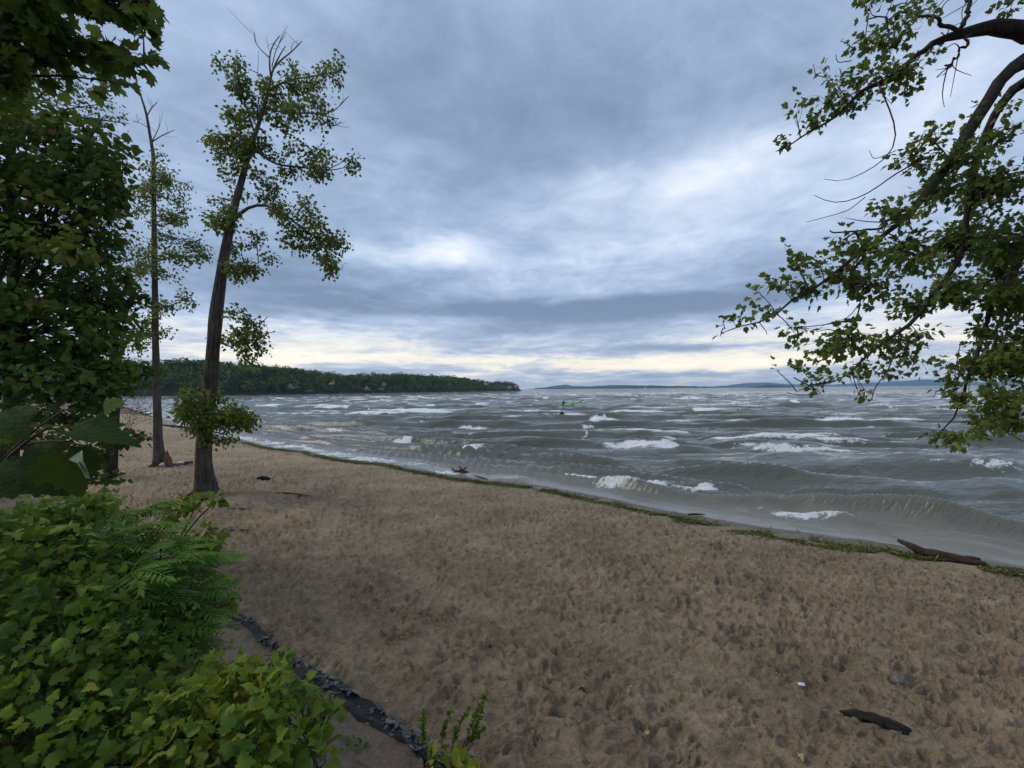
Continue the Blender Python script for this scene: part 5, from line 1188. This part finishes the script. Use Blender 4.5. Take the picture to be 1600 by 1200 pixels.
def pose(lean=0, arms=((.28, -.1, 1.05), (.35, -.3, 1.15)), arms2=((-.28, -.1, 1.05), (-.35, -.3, 1.15))):
    s = lambda x, y, z: (x + lean * z, y, z)
    return [s(0, 0, .95), s(0, 0, 1.15), s(0, 0, 1.38), s(0, -.01, 1.50), s(0, -.03, 1.60), s(0, -.03, 1.70), s(.20, 0, 1.40), s(*arms[0]), s(*arms[1]), s(-.20, 0, 1.40), s(*arms2[0]), s(*arms2[1]), s(.11, 0, .85), s(.13, -.05, .46), s(.13, 0, .08), s(-.11, 0, .85), s(-.13, -.05, .46), s(-.13, 0, .08), s(.14, -.16, .03), s(-.14, -.16, .03)]
w = water_at(880, 649); person('person', 'person in a dark wetsuit standing waist deep in front of the white breakers', w + [0, 0, -1.05], pose(-.18), EDG, RAD, 4)
# windsurfer
w = water_at(893, 633.2); wb = water_at(872, 634.6)
m_board = simple('board_white', (.62, .64, .66), (.80, .82, .84), 3, .35); m_lime = simple('sail_lime', (.28, .50, .05), (.40, .62, .08), 1.2, .45); m_teal = simple('sail_teal', (.05, .26, .26), (.10, .40, .36), 1.2, .45); m_mast = simple('mast_black', (.012, .012, .014), (.03, .03, .03), 5, .4)
ws = empty('windsurf_rig', tuple(wb)); tag(ws, 'lime green sail tilted low over a white board among the waves', 'windsurfer')
n = 13; t = np.linspace(-1, 1, n); hw = .33 * np.sqrt(np.clip(1 - (np.abs(t) ** 2.6), 0.02, 1)); rk = .10 * np.clip(t * -1, 0, 1) ** 2
rows = [np.stack([t * 1.7, hw * a, .10 + rk + b], 1) for a, b in ((1, 0), (.55, .06), (0, .075), (-.55, .06), (-1, 0), (-.5, -.06), (.5, -.06))]
v = np.stack(rows, 1).reshape(-1, 3); kk = 7; i = (np.arange(n - 1)[:, None] * kk + np.arange(kk)).ravel(); j = (np.arange(n - 1)[:, None] * kk + (np.arange(kk) + 1) % kk).ravel()
add('board', make_mesh('board', v, [np.stack([i, j, j + kk, i + kk], 1), np.array([[0, 1, 2, 3, 4, 5, 6]]), np.array([[(n - 1) * kk + q for q in range(6, -1, -1)]])], m_board), ws)
foot = np.array([.5, 0, .25]); head = P(918, 623.5, wb[1] + .4) - wb; T = Tubes(); T.tube(smooth_path([foot, (foot + head) / 2 + [.0, 0, .12], head], 10), np.linspace(.035, .018, 10), 6); add('mast', T.mesh('mast', m_mast), ws)
ax = unit(head - foot); side = unit(np.cross(ax, [0, 1, 0])); side = side if side[2] > 0 else -side; nn = 9; mm = 6
sv_ = []; 
for a in np.linspace(.04, .99, nn):
    wd2 = 1.75 * (math.sin(math.pi * min(a * .78 + .22, 1)) ** .8) * (1 - .25 * a) * (1 if a < .97 else .35)
    for b in np.linspace(0, 1, mm): sv_.append(foot + (head - foot) * a + (-side * .62 + np.array([-.5, -.55, -.1])) * wd2 * b * .55 + np.array([0, -.18, .05]) * math.sin(b * math.pi))
sv_ = np.array(sv_); sv2 = np.concatenate([sv_, sv_ + [0, .012, 0]]); f1 = grid_faces(nn, mm); fm_ = [0 if (q // (mm - 1)) % 3 else 1 for q in range(len(f1))]
add('sail', make_mesh('sail', sv2, np.concatenate([f1, f1[:, ::-1] + nn * mm]), [m_lime, m_teal], True, fmat=fm_ + fm_), ws)
T = Tubes(); bs0 = foot + (head - foot) * .32; T.tube(smooth_path([bs0, bs0 + [-.5, -.45, .05], bs0 + [-1.1, -.35, -.1]], 8), .018, 5); add('boom', T.mesh('boom', m_mast), ws)
person('person', 'crouched windsurfer in dark wetsuit holding the lime green sail', wb + [.75, .25, -.55], pose(.25, ((.3, -.2, 1.2), (.2, -.5, 1.3)), ((-.25, -.25, 1.2), (-.2, -.5, 1.3))), EDG, RAD, 4)

# moored motor boat, channel marker, far sailing boat
m_hull = simple('hull_white', (.66, .67, .68), (.82, .83, .84), 2, .35); m_glass = simple('boat_glass', (.02, .025, .03), (.05, .06, .07), 3, .15); m_dk = simple('boat_dark', (.02, .02, .024), (.05, .05, .055), 3, .5)
def hull(L_, B_, H_, n=14):
    t = np.linspace(0, 1, n); bw = B_ / 2 * np.clip(1 - (t ** 3.2), .03, 1); sheer = H_ * (.8 + .35 * t ** 2); rows = []
    for k in range(n):
        x = -L_ / 2 + L_ * t[k]; b = bw[k]; rows.append([[x, b, sheer[k]], [x, b * .86, 0.05], [x, b * .3, -.25 * (1 - t[k] * .7)], [x, -b * .3, -.25 * (1 - t[k] * .7)], [x, -b * .86, .05], [x, -b, sheer[k]], [x, -b * .85, sheer[k] - .04], [x, b * .85, sheer[k] - .04]])
    v = np.array(rows).reshape(-1, 3); kk = 8; i = (np.arange(n - 1)[:, None] * kk + np.arange(kk)).ravel(); j = (np.arange(n - 1)[:, None] * kk + (np.arange(kk) + 1) % kk).ravel()
    return v, [np.stack([i, i + kk, j + kk, j], 1), np.array([list(range(7, -1, -1))]), np.array([[(n - 1) * kk + q for q in range(8)]])]
def boxm(name, c, s_, m, parent, taper=1.0):
    x, y, z = np.array(s_) / 2; v = np.array([[-x, -y, -z], [x, -y, -z], [x, y, -z], [-x, y, -z], [-x * taper, -y * taper, z], [x * taper, -y * taper, z], [x * taper, y * taper, z], [-x * taper, y * taper, z]]) + np.array(c)
    return add(name, make_mesh(name, v, np.array([[3, 2, 1, 0], [4, 5, 6, 7], [0, 1, 5, 4], [1, 2, 6, 5], [2, 3, 7, 6], [3, 0, 4, 7]]), m, False), parent)
w = water_at(525, 623.5); bo = empty('motor_boat', tuple(w)); bo.rotation_euler = (0, R(-6), R(14)); tag(bo, 'small white motor boat moored off the wooded headland', 'boat')
v, f = hull(4.6, 1.7, .75); add('hull', make_mesh('hull', v, f, m_hull), bo); boxm('windscreen', (.5, 0, .98), (.7, 1.25, .45), m_glass, bo, .7); boxm('outboard_motor', (-2.45, 0, .55), (.35, .4, .8), m_dk, bo, .8); boxm('seat', (-.7, 0, .78), (.5, 1.2, .3), m_hull, bo, .9)
w = water_at(671, 627.5); mk = empty('spar_buoy', tuple(w)); tag(mk, 'slim white spar buoy standing in the bay near the headland', 'buoy')
T = Tubes(); T.tube([[0, 0, -.6], [0, 0, .35], [.02, 0, .9], [.06, 0, 1.5]], [.14, .14, .11, .10], 10); add('spar', T.mesh('spar', m_hull), mk); T = Tubes(); T.tube([[.035, 0, 1.0], [.045, 0, 1.18]], [.125, .125], 10); add('band', T.mesh('band', m_dk), mk)
w = np.array([(1008 - 800) / F * 1300, 1300, WL]); sb = empty('sailing_boat', tuple(w)); tag(sb, 'tiny white sailing boat far off below the distant hills', 'boat')
v, f = hull(8, 2.4, .9); add('hull', make_mesh('hull', v, f, m_hull), sb); T = Tubes(); T.tube([[.5, 0, .6], [.5, 0, 9.5]], [.08, .05], 6); add('mast', T.mesh('mast', m_dk), sb)
for nm, q in (('mainsail', [(.4, 0, 1.6), (-3.4, .3, 1.7), (-1.2, .35, 5), (.4, 0, 9.2)]), ('jib', [(3.7, 0, 1.0), (.8, .3, 1.4), (.9, .3, 5), (.6, 0, 8.2)])):
    q = np.array(q); add(nm, make_mesh(nm, np.concatenate([q, q + [0, .03, 0]]), np.array([[0, 1, 2, 3], [7, 6, 5, 4]]), m_hull), sb)

# ------------------------------------------------------------------ moist air over the lake
m_hz = bpy.data.materials.new('haze'); m_hz.use_nodes = True; nt = m_hz.node_tree
for nd in list(nt.nodes):
    if nd.type == 'BSDF_PRINCIPLED': nt.nodes.remove(nd)
pv = nt.nodes.new('ShaderNodeVolumePrincipled'); pv.inputs['Color'].default_value = (.45, .70, 1.0, 1); pv.inputs['Density'].default_value = 7e-5; pv.inputs['Anisotropy'].default_value = .1
nt.links.new(pv.outputs[0], nt.nodes['Material Output'].inputs['Volume'])
x0, x1, y0, y1_, z0, z1 = -14000, 14000, -260, 12500, -9, 150
v = np.array([[x0, y0, z0], [x1, y0, z0], [x1, y1_, z0], [x0, y1_, z0], [x0, y0, z1], [x1, y0, z1], [x1, y1_, z1], [x0, y1_, z1]])
o = add('haze', make_mesh('haze', v, np.array([[3, 2, 1, 0], [4, 5, 6, 7], [0, 1, 5, 4], [1, 2, 6, 5], [2, 3, 7, 6], [3, 0, 4, 7]]), m_hz, False)); tag(o, 'thin blue haze over the lake', 'haze', kind='stuff')
